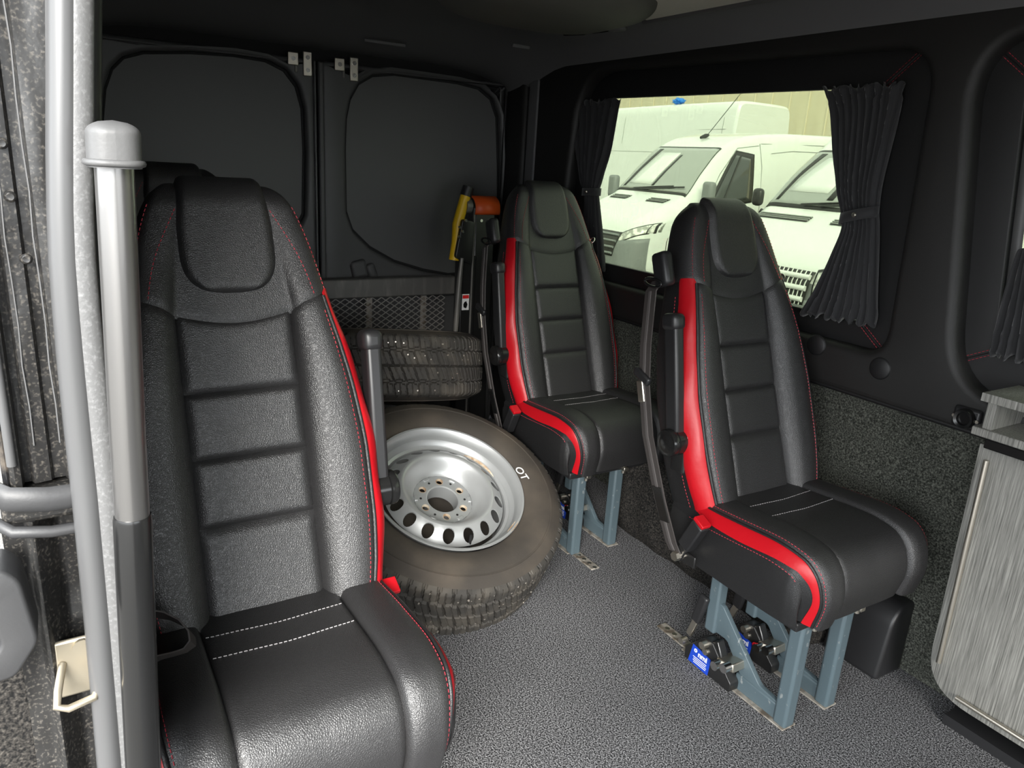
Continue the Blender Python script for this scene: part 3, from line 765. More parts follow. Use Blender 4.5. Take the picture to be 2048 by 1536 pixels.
# ------------------------------------------------------------------ wheels
RT, HWT = 0.356, 0.113
def tread_mesh():
    NA, NH = 1008, 44; V = []; Fc = []
    N1 = 56
    for i in range(NA):
        a = i / NA
        for j in range(NH + 1):
            h = -1 + 2 * j / NH; ah = abs(h)
            r = RT - .004 * ah ** 2 - (.020 * ((ah - .82) / .18) ** 2 if ah > .82 else 0)
            k = a * N1; zig = .035 * (1 if (k % 1) < .5 else -1)
            depth = 0.0
            for gpos, gw in ((0.0, .030), (.50 + zig, .042), (-.50 - zig, .042)):
                if abs(h - gpos) < gw: depth = 1.0
            row = 0 if ah > .5 else 1
            ph = (k + (.35 * h if row == 0 else 1.1 * h) + (.5 if h > 0 else 0) + (.25 if row else 0)) % 1.0
            if ph < (.15 if row == 0 else .12): depth = 1.0
            if row == 0 and abs(ph - .57) < .035 and ah < .9: depth = max(depth, .45)
            if row == 1 and abs(ph - .56) < .04: depth = max(depth, .4)
            if ah > .93 and ph < .30: depth = 1
            r -= .009 * depth
            th = 2 * math.pi * a
            V.append((r * math.cos(th), r * math.sin(th), h * .103))
    for i in range(NA):
        n = (i + 1) % NA
        for j in range(NH): Fc.append((i * (NH + 1) + j, n * (NH + 1) + j, n * (NH + 1) + j + 1, i * (NH + 1) + j + 1))
    me = bpy.data.meshes.new('tread'); me.from_pydata(V, [], Fc); smooth(me, True, 30); me.materials.append(MAT['rubber_tread']); return me
TREAD = tread_mesh()
def stud_mesh():
    V = []; Fc = []; rnd = random.Random(3)
    for i in range(130):
        th = 2 * math.pi * (i + rnd.random() * .8) / 130; h = rnd.choice((-.8, -.68, -.34, -.22, .22, .34, .68, .8)) * .103 + rnd.uniform(-.004, .004)
        rr = RT - .003 - .004 * (h / .103) ** 2; c = Vector((rr * math.cos(th), rr * math.sin(th), h)); n = Vector((math.cos(th), math.sin(th), 0)); u = Vector((-math.sin(th), math.cos(th), 0)); w = Vector((0, 0, 1))
        i0 = len(V); q = .0034 if rnd.random() < .7 else .0022
        for k in range(6): V.append(c + (u * math.cos(k * 1.047) + w * math.sin(k * 1.047)) * q)
        for k in range(6): V.append(c + (u * math.cos(k * 1.047) + w * math.sin(k * 1.047)) * q * .7 + n * .0035)
        for k in range(6): Fc.append((i0 + k, i0 + (k + 1) % 6, i0 + 6 + (k + 1) % 6, i0 + 6 + k))
        Fc.append(tuple(i0 + 6 + k for k in range(6)))
    me = bpy.data.meshes.new('studs'); me.from_pydata(V, [], Fc); me.materials.append(MAT['stud']); return me
STUDS = stud_mesh()
SIDE = [(.2225, .090), (.2255, .101), (.229, .103), (.234, .107), (.262, .1165), (.285, .118), (.305, .1145), (.3055, .1155), (.309, .1155), (.3095, .113), (.325, .108), (.338, .101)]
def sub_holes(name, r0, r1, N, hr, hc, zf, m, parent, M, seg=16, z2=None):
    """ring r0..r1 pierced by N round holes of radius hr centred on radius hc; zf(r) = height"""
    V = []; Fc = []
    def add(x, y):
        r = math.hypot(x, y); V.append(Vector((x, y, zf(r)))); return len(V) - 1
    for i in range(N):
        a0 = 2 * math.pi * i / N; da = math.pi / N
        hole = []; outer = []; mid = []
        for k in range(seg):
            t = 2 * math.pi * k / seg
            c, s = math.cos(t), math.sin(t)
            mx = max(abs(c), abs(s)); u, v = c / mx, s / mx          # square outline
            r = r0 + (r1 - r0) * (u + 1) / 2; ang = a0 + da * v
            outer.append(add(r * math.cos(ang), r * math.sin(ang)))
            x, y = hc + hr * c, hr * s
            ca, sa = math.cos(a0), math.sin(a0)
            hx, hy = x * ca - y * sa, x * sa + y * ca
            hole.append(add(hx, hy))
            V.append(Vector((hx * .999, hy * .999, zf(math.hypot(hx, hy)) - .004)))
            mid.append(len(V) - 1)
        for k in range(seg):
            l = (k + 1) % seg
            Fc.append((outer[k], outer[l], hole[l], hole[k])); Fc.append((hole[k], hole[l], mid[l], mid[k]))
    V = [M @ v for v in V] if M is not None else V
    me = bpy.data.meshes.new(name); me.from_pydata(V, [], Fc)
    bm = bmesh.new(); bm.from_mesh(me); bmesh.ops.remove_doubles(bm, verts=bm.verts, dist=2e-5); bmesh.ops.recalc_face_normals(bm, faces=bm.faces); bm.to_mesh(me); bm.free()
    smooth(me, True, 50); return link(name, me, m, parent)
def make_wheel(label, name='wheel', loc=(0, 0, 0), axis=(0, 0, 1), spin=0.0, rim=True, group=None):
    t = thing(name, label, 'wheel' if rim else 'tyre', loc, group)
    q = Vector(axis).normalized().to_track_quat('Z', 'Y'); t.rotation_euler = (q.to_matrix() @ Matrix.Rotation(spin, 3, 'Z')).to_euler()
    link('tread', TREAD, None, t); stuff(link('studs', STUDS, None, t))
    part(('sw', 1), lambda: lathe('sidewall', SIDE, 'rubber', None, 96, None, 25), t)
    part(('sw', -1), lambda: lathe('sidewall', [(r, -h) for r, h in SIDE], 'rubber', None, 96, None, 25), t)
    if rim:
        part('barrel', lambda: lathe('rim', [(.188, -.085), (.200, -.09), (.206, -.10), (.222, -.104), (.224, -.098), (.210, -.07), (.188, -.045), (.186, .02), (.196, .055), (.206, .075), (.208, .090), (.213, .104), (.220, .112), (.2255, .113), (.2265, .109), (.222, .106), (.217, .104), (.209, .084), (.203, .070), (.198, .066), (.195, .060), (.187, .056), (.182, .045), (.178, .018), (.176, -.03)], 'wheel_silver', None, 96, None, 35), t)
        zf = lambda r: crom([.036, .05, .085, .092, .108, .122, .132, .142, .172, .180], [.044, .046, .046, .050, .072, .092, .097, .094, .068, .056], r)
        part('disc_holes', lambda: sub_holes('disc', .137, .178, 17, .0165, .1575, zf, 'wheel_silver', None, None), t)
        part('dish', lambda: lathe('dish', [(r, zf(r)) for r in [.087, .090, .094, .100, .108, .115, .122, .127, .132, .137]] , 'wheel_silver', None, 96, None, 40), t)
        part('hubface', lambda: sub_holes('hub_face', .050, .087, 6, .0095, .065, zf, 'wheel_silver', None, None), t)
        part('hubbore', lambda: lathe('hub_bore', [(.050, .046), (.046, .044), (.045, .038), (.045, .0)], 'wheel_silver', None, 48, None, 40), t)
        part('backing', lambda: lathe('rim_back', [(.0, -.06), (.15, -.06), (.185, -.05)], 'rubber', None, 40, None, 40), t)
        for k in range(6):
            a = 2 * math.pi * (k + .5) / 6
            part(('boss', k), lambda: box('pressed_boss', (.080 * math.cos(a), .080 * math.sin(a), .0475), (.010, .020, .006), 'wheel_silver', None, .002, Matrix.Rotation(a, 3, 'Z')), t)
            part(('pin', k), lambda: cyl('pin_hole', (.066 * math.cos(a), .066 * math.sin(a), .0465), (.066 * math.cos(a), .066 * math.sin(a), .0475), .0035, 'door_gap', None, 10), t)
            a2 = 2 * math.pi * k / 6
            o = part(('rustring', k), lambda: lathe('rust_ring', [(.0085, .040), (.0097, .0468), (.0112, .0472), (.0112, .0464)], 'rust', None, 20, T(.065 * math.cos(a2), .065 * math.sin(a2), 0)), t)
    return t
CW = Vector((-1.711, .876, 1.21 - .892)); NW = Vector((.44, .031, .897)).normalized()
wheel = make_wheel('silver steel wheel with a studded tyre leaning face up behind the nearest seat', 'spare_wheel', CW - NW * .10, NW, math.radians(13))
IW = wheel.rotation_euler.to_matrix().transposed()
def on_wheel(u, v, h):
    P0 = CW - NW * .10 + NW * h; r = RW @ Vector(((u - 1024) / F_PX, (v - 768) / F_PX, 1.0)); P = CAM + r * ((P0 - CAM).dot(NW) / r.dot(NW))
    return IW @ (P - (CW - NW * .10))
# chalk letters on the sidewall, valve, scraped balance weights
p = on_wheel(1043, 946, .1175); a_ = math.atan2(p.y, p.x)
ot = text('chalk_lettering', 'OT', .036, 'label_white', wheel, T(p.x, p.y, .1160) @ Matrix.Rotation(a_ - math.pi / 2 + .12, 4, 'Z'), .0005, 'CENTER', .0002)
p = on_wheel(938, 1085, .06); d = p.normalized()
tube('valve', [Vector((p.x, p.y, .03)) + d * .005, Vector((p.x, p.y, .06)) + d * .004, Vector((p.x, p.y, .088)) - d * .004], [.006, .0045, .004], 'plastic', wheel, 10)
for a0, a1, r0, r1, h0, h1 in ((math.atan2(on_wheel(925, 905, .07).y, on_wheel(925, 905, .07).x), math.atan2(on_wheel(995, 950, .07).y, on_wheel(995, 950, .07).x), .181, .1945, .044, .0615), (math.atan2(on_wheel(1010, 1070, .1).y, on_wheel(1010, 1070, .1).x), math.atan2(on_wheel(1032, 1042, .1).y, on_wheel(1032, 1042, .1).x), .2125, .2255, .1025, .1125)):
    def fn(a, b):
        an = a0 + (a1 - a0) * a; e = math.sin(math.pi * a) ** .5; bb = .5 + (b - .5) * e
        r = r0 + (r1 - r0) * bb; h = h0 + (h1 - h0) * bb
        return Vector((r * math.cos(an), r * math.sin(an), h + .0022))
    o = patch('weight_residue', fn, 14, 3, 'rust', wheel, 0, 60); o['label'] = 'rusty glue patch left by a balance weight'

tyre_top = make_wheel('studded winter tyre lying on top of the stack, tread facing the camera', 'studded_tyre', (-2.405, .955, .490), (-.24, .10, .97), .3)
tyre_b = make_wheel('dark tyre lying flat on the carpet at the bottom of the stack', 'studded_tyre', (-2.515, .95, .118), (0, 0, 1), 1.3)

# ------------------------------------------------------------------ wheelchair lift in front of the rear doors
XL = -2.875
lift = thing('wheelchair_lift', 'folded black wheelchair lift with mesh platform, orange cap and yellow handle at the rear doors', 'lift', (XL, 1.1, 0))
def LP(p): return Vector(p) - Vector((XL, 1.1, 0))
b0, b1 = at(640, 557, 0, XL), at(908, 551, 0, XL); zb = at(780, 592, 0, XL).z
box('top_beam', LP((XL, (.42 + b1.y) / 2, (b1.z + zb) / 2)), (.05, b1.y - .42, b1.z - zb), 'steel_dark', lift, .006)
V = []; Fc = []
def bar(A, B, w, dpt):
    A, B = Vector(A), Vector(B); d = (B - A).normalized(); n = Vector((0, -d.z, d.y)) * w / 2; x = Vector((dpt / 2, 0, 0)); i0 = len(V)
    for P in (A, B):
        V.extend([P + n + x, P - n + x, P - n - x, P + n - x])
    Fc.extend([(i0 + k, i0 + (k + 1) % 4, i0 + 4 + (k + 1) % 4, i0 + 4 + k) for k in range(4)])
zt, zl, ya, yb = zb + .005, .38, .62, b1.y - .03
py_, pz_ = .0196, .0130
ny = int((yb - ya) / py_); nz = int((zt - zl) / pz_)
for i in range(ny):
    for j in range(nz):
        y = ya + i * py_; z = zl + j * pz_; s = 1 if (i + j) % 2 == 0 else -1
        A = (0, y - 1.1, z if s > 0 else z + pz_); B = (0, y + py_ - 1.1, z + pz_ if s > 0 else z); bar(A, B, .0034, .003)
mo = mesh('expanded_mesh', V, Fc, 'mesh_wire', lift, recalc=False); stuff(mo)
for u in (738, 846, 915):
    p = at(u, 620, 0, XL - .012); box('mesh_rib', LP((XL - .012, p.y, .42)), (.012, .026, .52), 'alu_dirty', lift, .002)
box('mesh_back_rail', LP((XL - .02, .95, .17)), (.03, 1.06, .04), 'steel_dark', lift, .004)
XP = -2.66
q0, q1 = at(945, 415, 0, XP), at(985, 415, 0, XP); ptop = q0.z
box('lift_post', LP((XP - .03, (q0.y + q1.y) / 2 + .012, (ptop + .0) / 2 + .0)), (.075, q1.y - q0.y, ptop), 'black_metal', lift, .006)
box('post_edge', LP((XP + .010, q0.y + .005, ptop / 2)), (.010, .008, ptop), 'steel_dark', lift, .002)
yc_ = (q0.y + q1.y) / 2 + .012
def cap(a, b):
    an = math.radians(-25 + 150 * a); return LP((XP - .03 + .052 * math.cos(an), yc_ + (b - .5) * (q1.y - q0.y + .02), ptop - .005 + .046 * math.sin(an)))
oc = patch('orange_cap', cap, 16, 2, 'orange', lift, .004, 60); oc['label'] = 'bent orange plastic cap on the lift post'
for dy in (-.02, .012):
    cyl('post_screw', LP((XP + .008, yc_ + dy, ptop - .05)), LP((XP + .012, yc_ + dy, ptop - .05)), .006, 'chrome', lift, 10)
cyl('pivot_washer', LP((XP + .0, q0.y - .012, ptop + .005)), LP((XP + .0, q0.y - .035, ptop + .005)), .028, 'steel_dark', lift, 20)
h0, h1, h2, h3 = at(937, 374, 0, XP), at(931, 392, 0, XP), at(915, 448, 0, XP), at(908, 520, 0, XP)
yh = tube('yellow_handle', [LP(h1), LP(h1.lerp(h2, .5)), LP(h2), LP(h2.lerp(h3, .5) + Vector((0, .004, 0))), LP(h3)], .021, 'yellow', lift, 14); yh['label'] = 'yellow tubular handle'
tube('handle_grip', [LP(h1) , LP(h0)], .0235, 'plastic', lift, 14)
A0, A1 = at(932, 448, 0, XP + .03), at(922, 520, 0, XP + .03)
plate('link_arm', rounded([(A0.y - 1.1 - .02, A0.z + .02), (A0.y - 1.1 + .035, A0.z + .01), (A1.y - 1.1 + .045, A1.z - .02), (A1.y - 1.1 - .03, A1.z + .01)], .012, 3), [], .02, 'black_metal', lift, T(XP + .03 - XL, 0, 0) @ MYZ, .003)
for u, v in ((919, 454), (925, 463), (918, 474), (931, 441)):
    p = at(u, v, 0, XP + .045); cyl('link_screw', LP(p), LP(p + Vector((.006, 0, 0))), .006, 'chrome', lift, 8)
tube('gas_strut', [LP(at(924, 516, 0, XP + .05)), LP(at(919, 560, 0, XP + .05)), LP(at(911, 662, 0, XP + .05))], [.007, .011, .011], 'steel_dark', lift, 12)
p = at(933, 605, 0, XP + .02)
lbm = box('side_plate', LP((XP - .02, p.y + .01, .42)), (.06, .07, .84), 'black_metal', lift, .006)
wl = box('warning_label', LP((XP + .0105, p.y, p.z)), (.002, .032, .066), 'label_white', lift)
wl['label'] = 'white warning sticker with a red band'
box('label_band', LP((XP + .0118, p.y, p.z + .022)), (.001, .028, .014), 'label_red', wl)
plate('label_figure', [(-.008, -.018), (.004, -.022), (.009, -.006), (.003, .008), (-.006, .004), (-.010, -.006)], [], .001, 'plastic_gloss', wl, T(*LP((XP + .0118, p.y, p.z - .004))) @ MYZ)

# ------------------------------------------------------------------ seat rails let into the carpet
def rail(name, y, x0, x1, lab, holes):
    t = thing(name, lab, 'rail', (x0, y, 0), 'floor rails for the seats')
    box('rail_strip', ((x1 - x0) / 2, 0, .0015), (x1 - x0, .032, .005), 'alu_dirty', t, .002)
    for i in range(holes):
        cyl('rail_hole', (.025 + i * .028, 0, .0038), (.025 + i * .028, 0, .0046), .007, 'zinc', t, 12)
rail('floor_rail', 1.333, -1.268, -1.14, 'short end of floor rail behind the legs of the window seat', 4)
rail('floor_rail', 1.345, -1.700, -1.585, 'short end of floor rail in front of the far corner seat', 4)
for y, x0, x1, lab in ((1.330, -1.16, -.83, 'thin worn rail slot under the window seat, aisle side'), (1.480, -1.16, -.83, 'thin worn rail slot under the window seat, wall side'), (1.34, -2.05, -1.70, 'thin worn rail slot under the far corner seat, aisle side'), (1.49, -2.05, -1.68, 'thin worn rail slot under the far corner seat, wall side')):
    o = box('rail_slot', ((x0 + x1) / 2, y, .001), (x1 - x0, .046, .004), 'alu_dirty', None, .001); tag(o, lab, 'rail', 'floor rails for the seats')

# ------------------------------------------------------------------ black duct cover by the wall, power socket
dc = plate('duct_cover', rounded([(1.665, 0), (1.775, 0), (1.775, .205), (1.72, .205), (1.69, .17)], [.015, .012, .012, .03, .03], 5), [], .16, 'plastic', None, T(-.915, 0, 0) @ MYZ, .01)
tag(dc, 'black plastic duct cover on the floor against the carpeted wall', 'duct cover')
sk_ = thing('power_socket', 'round black power socket on the side wall beside the cabinet', 'socket', at(1935, 836, 1, 1.74))
box('socket_plate', (0, -.002, 0), (.062, .014, .05), 'plastic', sk_, .008)
lathe('socket_rim', [(0, .012), (.014, .012), (.015, .02), (.021, .022), (.023, .016), (.024, 0)], 'plastic_gloss', sk_, 28, Matrix.Rotation(math.pi / 2, 4, 'X'))
for dx in (-.026, .026): cyl('socket_screw', (dx, -.009, 0), (dx, -.0115, 0), .004, 'zinc', sk_, 8)
for i, (u, v) in enumerate(((1760, 737), (1633, 690))):
    p = at(u, v, 1, Y0 + .01); o = lathe('blanking_plug', [(0, .006), (.024, .006), (.028, .003), (.029, 0)], 'vinyl', None, 24, T(p.x, Y0 + .011, p.z) @ Matrix.Rotation(math.pi / 2, 4, 'X'))
    tag(o, ('round black blanking plug on the lining below the window corner', 'round black blanking plug low behind the window seat')[i], 'plug')

# ------------------------------------------------------------------ cabinet
YCAB = 1.645
cab = thing('cabinet', 'grey wood laminate cabinet with slim steel handles beside the window seat', 'cabinet', (-.2, YCAB, 0))
def CP(p): return Vector(p) - Vector((-.2, YCAB, 0))
pts = [(-.715, .085), (.45, .085), (.45, .695), (-.728, .695)]
plate('door', [(x + .2, z) for x, z in rounded(pts, [.105, .01, .003, .003], 10)], [], .02, 'laminate', cab, T(0, .01, 0) @ MXZ, .0015)
box('carcass', CP((-.13, 1.715, .40)), (1.14, .10, .58), 'laminate', cab, .002)
box('plinth', CP((-.12, 1.72, .0125)), (1.10, .08, .025), 'plastic', cab)
ht, hb = at(1973, 921, 1, YCAB - .008), at(1877, 1325, 1, YCAB - .008)
h = tube('handle', [CP(ht), CP(hb)], .0055, 'zinc', cab, 12); h['label'] = 'slim upright steel handle strip'
h2a = at(1912, 1395, 1, YCAB - .008); h = tube('handle', [CP(h2a), CP(h2a + Vector((.5, 0, -.006)))], .0055, 'zinc', cab, 12); h['label'] = 'slim steel handle strip along the bottom edge'
box('worktop', CP((-.13, 1.70, .706)), (1.16, .16, .022), 'plastic_gloss', cab, .003)
tray = thing('cup_holder', 'grey laminate cup holder tray standing on the cabinet top', 'cup holder', (-.45, 1.69, .717))
tx = at(1965, 862, 1, 1.665).x + .45
box('tray_base', (tx + .25, .0, .010), (.5, .15, .018), 'laminate', tray, .002)
tx2 = at(1985, 800, 1, 1.665).x + .45
hole = [(.055 + tx2 + .03 + .036 * math.cos(k * math.pi / 12), .036 * math.sin(k * math.pi / 12)) for k in range(24)]
plate('tray_top', [(tx2, -.075), (tx2 + .48, -.075), (tx2 + .48, .075), (tx2, .075)], [hole], .018, 'laminate', tray, T(0, 0, .085), .001)
box('tray_side', (tx2 + .458, 0, .0475), (.018, .14, .057), 'laminate', tray, .001)
box('tray_back', (tx2 + .24, .064, .0475), (.42, .012, .057), 'laminate', tray, .001)
box('tray_side', (tx2 + .022, 0, .0475), (.018, .14, .057), 'laminate', tray, .001)

# ------------------------------------------------------------------ curtains
def curtain(label, rows, pleats, yc, ties=None, amp=.011, seed=0, n=70, nv=60, bot_ruffle=True):
    """rows: (v, left x, right x, z left, z right) from top to bottom, v in 0..1"""
    t = thing('curtain', label, 'curtain', (rows[0][1], yc, rows[-1][3]), 'black window curtains')
    O = Vector((rows[0][1], yc, rows[-1][3])); vs = [r[0] for r in rows]
    def fn(a, b):
        xl, xr, zl, zr = (crom(vs, [r[k] for r in rows], b) for k in (1, 2, 3, 4))
        w = abs(xr - xl); ph = a * pleats * 2 * math.pi + 1.2 * noise.noise(Vector((a * 4, b * 2.2, seed))) * 2
        am = amp * min(1.0, .35 + w / .16) * (.8 + .4 * noise.noise(Vector((a * 9, seed, b * 3))))
        x = xl + (xr - xl) * a + .004 * math.cos(ph * 1.0 + 1) ; z = zl + (zr - zl) * a
        if b < .06: am *= .7 + .5 * math.sin(ph * 2.3 + b * 40)
        if b > .93 and bot_ruffle: am *= 1.35; z += .008 * math.sin(ph * 1.7)
        if b < .02: z += .006 * math.sin(ph * 1.3)
        y = -am * math.sin(ph) - .4 * am * math.sin(2.1 * ph + 3 * b)
        return Vector((x, yc + y, z)) - O
    patch('cloth', fn, n * 2, nv, 'curtain', t, .0015, 80)
    if ties:
        A, B, zz = ties
        A, B = Vector(A) - O, Vector(B) - O; c = (A + B) / 2; hw = (B - A).length / 2; d = (B - A).normalized()
        pts = [c + d * (hw * 1.06 * math.cos(k * math.pi / 12)) + Vector((0, -.026 * math.sin(k * math.pi / 12), 0)) for k in range(24)]
        V = []; Fc = []
        for p in pts:
            V += [p + Vector((0, 0, .014)), p - Vector((0, 0, .014))]
        for k in range(24): Fc.append((2 * k, 2 * k + 1, (2 * k + 3) % 48, (2 * k + 2) % 48))
        o = mesh('tie_band', V, Fc, 'curtain', t, True, 60, recalc=False); sdf = o.modifiers.new('thick', 'SOLIDIFY'); sdf.thickness = .002
        pb = c + d * (hw * .15) + Vector((0, -.030, .0))
        lathe('press_stud', [(0, .004), (.004, .004), (.006, .002), (.0065, 0)], 'zinc', o, 16, T(*pb) @ Matrix.Rotation(math.pi / 2, 4, 'X'))
    return t
YCU = 1.772
def cw(u, v): p = at(u, v, 1, YCU); return p.x, p.z
def rows_px(l):
    out = []
    for v, (u0, v0), (u1, v1) in l:
        a, b = cw(u0, v0), cw(u1, v1); out.append((v, a[0], b[0], a[1], b[1]))
    return out
R1 = rows_px([(0, (1649, 178), (1806, 166)), (.035, (1656, 196), (1803, 180)), (.10, (1664, 225), (1797, 212)), (.30, (1668, 310), (1778, 295)), (.50, (1677, 390), (1757, 378)), (.575, (1686, 432), (1752, 422)), (.63, (1687, 455), (1753, 448)), (.75, (1665, 510), (1753, 515)), (.88, (1635, 573), (1752, 590)), (.95, (1618, 606), (1751, 636)), (1, (1606, 626), (1747, 652))])
tA, tB = at(1684, 438, 1, YCU), at(1752, 424, 1, YCU)
curtain('black gathered curtain tied back at the front end of the window behind the seat', R1, 9, YCU, (tA, tB, tA.z), .011, 1)
R2 = rows_px([(0, (1142, 204), (1240, 198)), (.05, (1150, 220), (1236, 214)), (.30, (1152, 290), (1222, 288)), (.55, (1162, 360), (1200, 362)), (.62, (1170, 384), (1194, 384)), (.70, (1172, 410), (1196, 412)), (.90, (1160, 490), (1203, 500)), (1, (1150, 530), (1205, 540))])
tA, tB = at(1169, 384, 1, YCU), at(1197, 384, 1, YCU)
curtain('black curtain tied back at the rear end of the window, above the far corner seat', R2, 7, YCU, (tA, tB, tA.z), .010, 5, 40)
R3 = [(0, -.835, -.60, 1.465, 1.465), (.06, -.828, -.61, 1.43, 1.43), (.28, -.785, -.66, 1.27, 1.27), (.44, -.755, -.69, 1.15, 1.15), (.50, -.757, -.69, 1.105, 1.105)]
R3 += [(.5 + .5 * r[0],) + r[1:] for r in rows_px([(.30, (2042, 500), (2105, 500)), (.55, (2020, 560), (2110, 590)), (.85, (1992, 660), (2115, 690)), (.95, (1986, 694), (2112, 722)), (1, (1981, 706), (2110, 738))])]
tA, tB = Vector((-.757, YCU, 1.13)), Vector((-.690, YCU, 1.13))
curtain('black curtain at the right edge of the picture, above the cup holder', R3, 7, YCU, (tA, tB, 1.13), .011, 9, 40)

# ------------------------------------------------------------------ door pillar, seal, grab pole at the near left
XJ = -.80
pil = thing('door_pillar', 'black painted door pillar with worn dirty jamb at the left edge', 'pillar', (XJ, -.03, 0))
PO = Vector((XJ, -.03, 0))
def jp(u, v, x=XJ): return at(u, v, 0, x) - PO
yl0 = at(22, 700, 0, XJ).y
# jamb: channelled section running down, above and below the waist step
jz0, jz1 = .88, 1.75
prof = [(-.0635, -.06), (-.0635, .002), (-.059, .006), (-.054, .004), (-.0525, -.010), (-.047, -.012), (-.044, -.004), (-.030, -.005), (-.0275, -.010), (-.018, -.012), (-.016, -.004), (.012, -.004), (.022, -.012), (.03, -.05)]
def jamb(a, b):
    k = a * (len(prof) - 1); i = min(int(k), len(prof) - 2); f = k - i
    y = prof[i][0] * (1 - f) + prof[i + 1][0] * f; d = prof[i][1] * (1 - f) + prof[i + 1][1] * f
    z = jz0 + (jz1 - jz0) * b
    d += .0022 * noise.noise(Vector((y * 60, z * 14, 2))) * (1 if -.05 < y < .0 else 0)
    return Vector((XJ + d, y + .0 + .010 * (1 - b) * 0, z)) - PO
patch('jamb', jamb, 65, 60, 'paint_jamb', pil, 0, 30, flip=True)
box('outer_edge', Vector((XJ - .02, -.066, 1.31)) - PO, (.045, .007, .86), 'paint_black', pil, .003)
tube('outer_seal', [Vector((XJ + .006, -.0600, 1.70)) - PO, Vector((XJ + .006, -.0600, .905)) - PO], .0042, 'seal', pil, 10)
for dy, r in ((-.0405, .0007), (-.019, .0008)):
    tube('sealant_bead', [Vector((XJ - .002 + .0012 * math.sin(k * 1.7), dy + .0008 * math.sin(k * 2.3), .92 + k * .04)) - PO for k in range(20)], r, 'plastic_grey', pil, 6)
for z_, y_ in ((1.33, -.030), (1.20, -.034), (1.10, -.027), (1.155, -.033)):
    lathe('spot_weld', [(0, .001), (.003, .0015), (.0045, .0005), (.005, -.001)], 'paint_jamb', pil, 12, T(XJ - .002 - PO.x, y_ - PO.y, z_) @ Matrix.Rotation(math.pi / 2, 4, 'Y'))
# waist step: rubber lip wrapping round the jamb
def lip(u0, v0, dv):
    return [Vector((XJ + dx, y, z)) - PO for dx, y, z in ((-.05, -.088, v0 + .012), (-.005, -.082, v0 + .004), (.012, -.066, v0 - .002), (.012, -.035, v0 - .008), (.008, 0, v0 - .010), (.0, .03, v0 - .012))]
z1 = at(90, 975, 0, XJ).z; z2 = at(90, 1040, 0, XJ).z
tube('waist_lip', lip(0, z1, 0), .010, 'bracket_grey', pil, 10, flat=(.013, .008, (0, 0, 1)))
tube('waist_lip', lip(0, z2, 0), .006, 'bracket_grey', pil, 10)
box('waist_channel', Vector((XJ - .012, -.025, (z1 + z2) / 2)) - PO, (.03, .10, .035), 'paint_jamb', pil, .006)
# lower jamb with pressed hollow
def low(a, b):
    y = -.078 + .115 * a; z = .05 + (z2 - .05) * b
    d = -.012 - .016 * sstep((a - .30) / .12) + .010 * noise.noise(Vector((y * 14, z * 7, 4))) + .004 * noise.noise(Vector((y * 40, z * 25, 7)))
    d += .012 * math.exp(-((a - .24) / .05) ** 2)
    return Vector((XJ + d, y, z)) - PO
patch('lower_jamb', low, 50, 90, 'paint_jamb', pil, 0, 60, flip=True)
# striker loop
sp = at(158, 1345, 0, XJ + .0)
st = box('striker_plate', sp - PO + Vector((-.008, .008, .004)), (.006, .058, .070), 'gold_zinc', pil, .008)
cyl('striker_screw', sp - PO + Vector((-.005, .006, .028)), sp - PO + Vector((-.001, .006, .028)), .010, 'gold_zinc', st, 14)
c0 = sp - PO
tube('striker_loop', [c0 + Vector((-.006, -.014, .012)), c0 + Vector((.018, -.020, -.004)), c0 + Vector((.030, -.022, -.014)), c0 + Vector((.032, -.012, -.018)), c0 + Vector((.030, .012, -.014)), c0 + Vector((.020, .018, -.004)), c0 + Vector((-.006, .022, .012))], .0042, 'gold_zinc', st, 10)
# plastic bracket at the far left
zt_, zb_ = at(40, 1115, 0, XJ + .03).z, at(40, 1345, 0, XJ + .03).z
ytip = at(66, 1200, 0, XJ + .03).y
brk = thing('door_stop_bracket', 'grey plastic C-shaped bracket on the pillar at the lower left edge', 'bracket', (XJ + .03, ytip - .08, zb_))
pts = rounded([(-.05, .0), (.06, .012), (.082, .045), (.074, zt_ - zb_ - .012), (.060, zt_ - zb_ + .004), (-.05, zt_ - zb_ - .03), (-.05, zt_ - zb_ - .055), (.045, zt_ - zb_ - .03), (.052, .05), (.045, .04), (-.05, .03)], .008, 4)
plate('bracket_shell', pts, [], .05, 'bracket_grey', brk, MYZ, .004)
box('bracket_web', (-.018, .002, (zt_ - zb_) / 2), (.008, .10, zt_ - zb_ - .05), 'plastic', brk, .002)

sd = thing('sliding_door', 'carpet-lined edge of the open sliding door behind the pillar, lower left', 'door', (-.97, -.12, -.3))
box('door_trim', (0, 0, .48), (.10, .085, .96), 'carpet_dark', sd, .012)
box('door_skin', (-.2, -.06, .60), (.52, .02, 1.2), 'paint_black', sd, .006)
seal = thing('door_seal', 'grey rubber door seal running down the pillar beside the grab pole', 'door seal', (XJ + .02, 0, 0))
SO = Vector((XJ + .02, 0, 0)); XS = XJ + .02
cl = [(128, -60), (128, 0), (128, 150), (127, 300), (128, 420), (131, 520), (138, 620), (148, 740), (160, 860), (174, 990), (186, 1120), (198, 1250), (210, 1390), (222, 1536), (232, 1660)]
cr = [(157, -60), (157, 0), (157, 150), (158, 300), (158, 420), (163, 520), (172, 620), (185, 740), (198, 860), (212, 990), (224, 1120), (236, 1250), (249, 1390), (262, 1536), (273, 1660)]
tube('bulb', [at(u, v, 0, XS) - SO for u, v in cl], .0135, 'seal', seal, 14)
tube('clip_band', [at(u, v, 0, XS + .004) - SO for u, v in cr], .011, 'seal_band', seal, 14, flat=(.012, .008, (0, 1, 0)))
tube('inner_flange', [at(u + 22, v, 0, XS - .03) - SO for u, v in cr], .010, 'plastic', seal, 12)

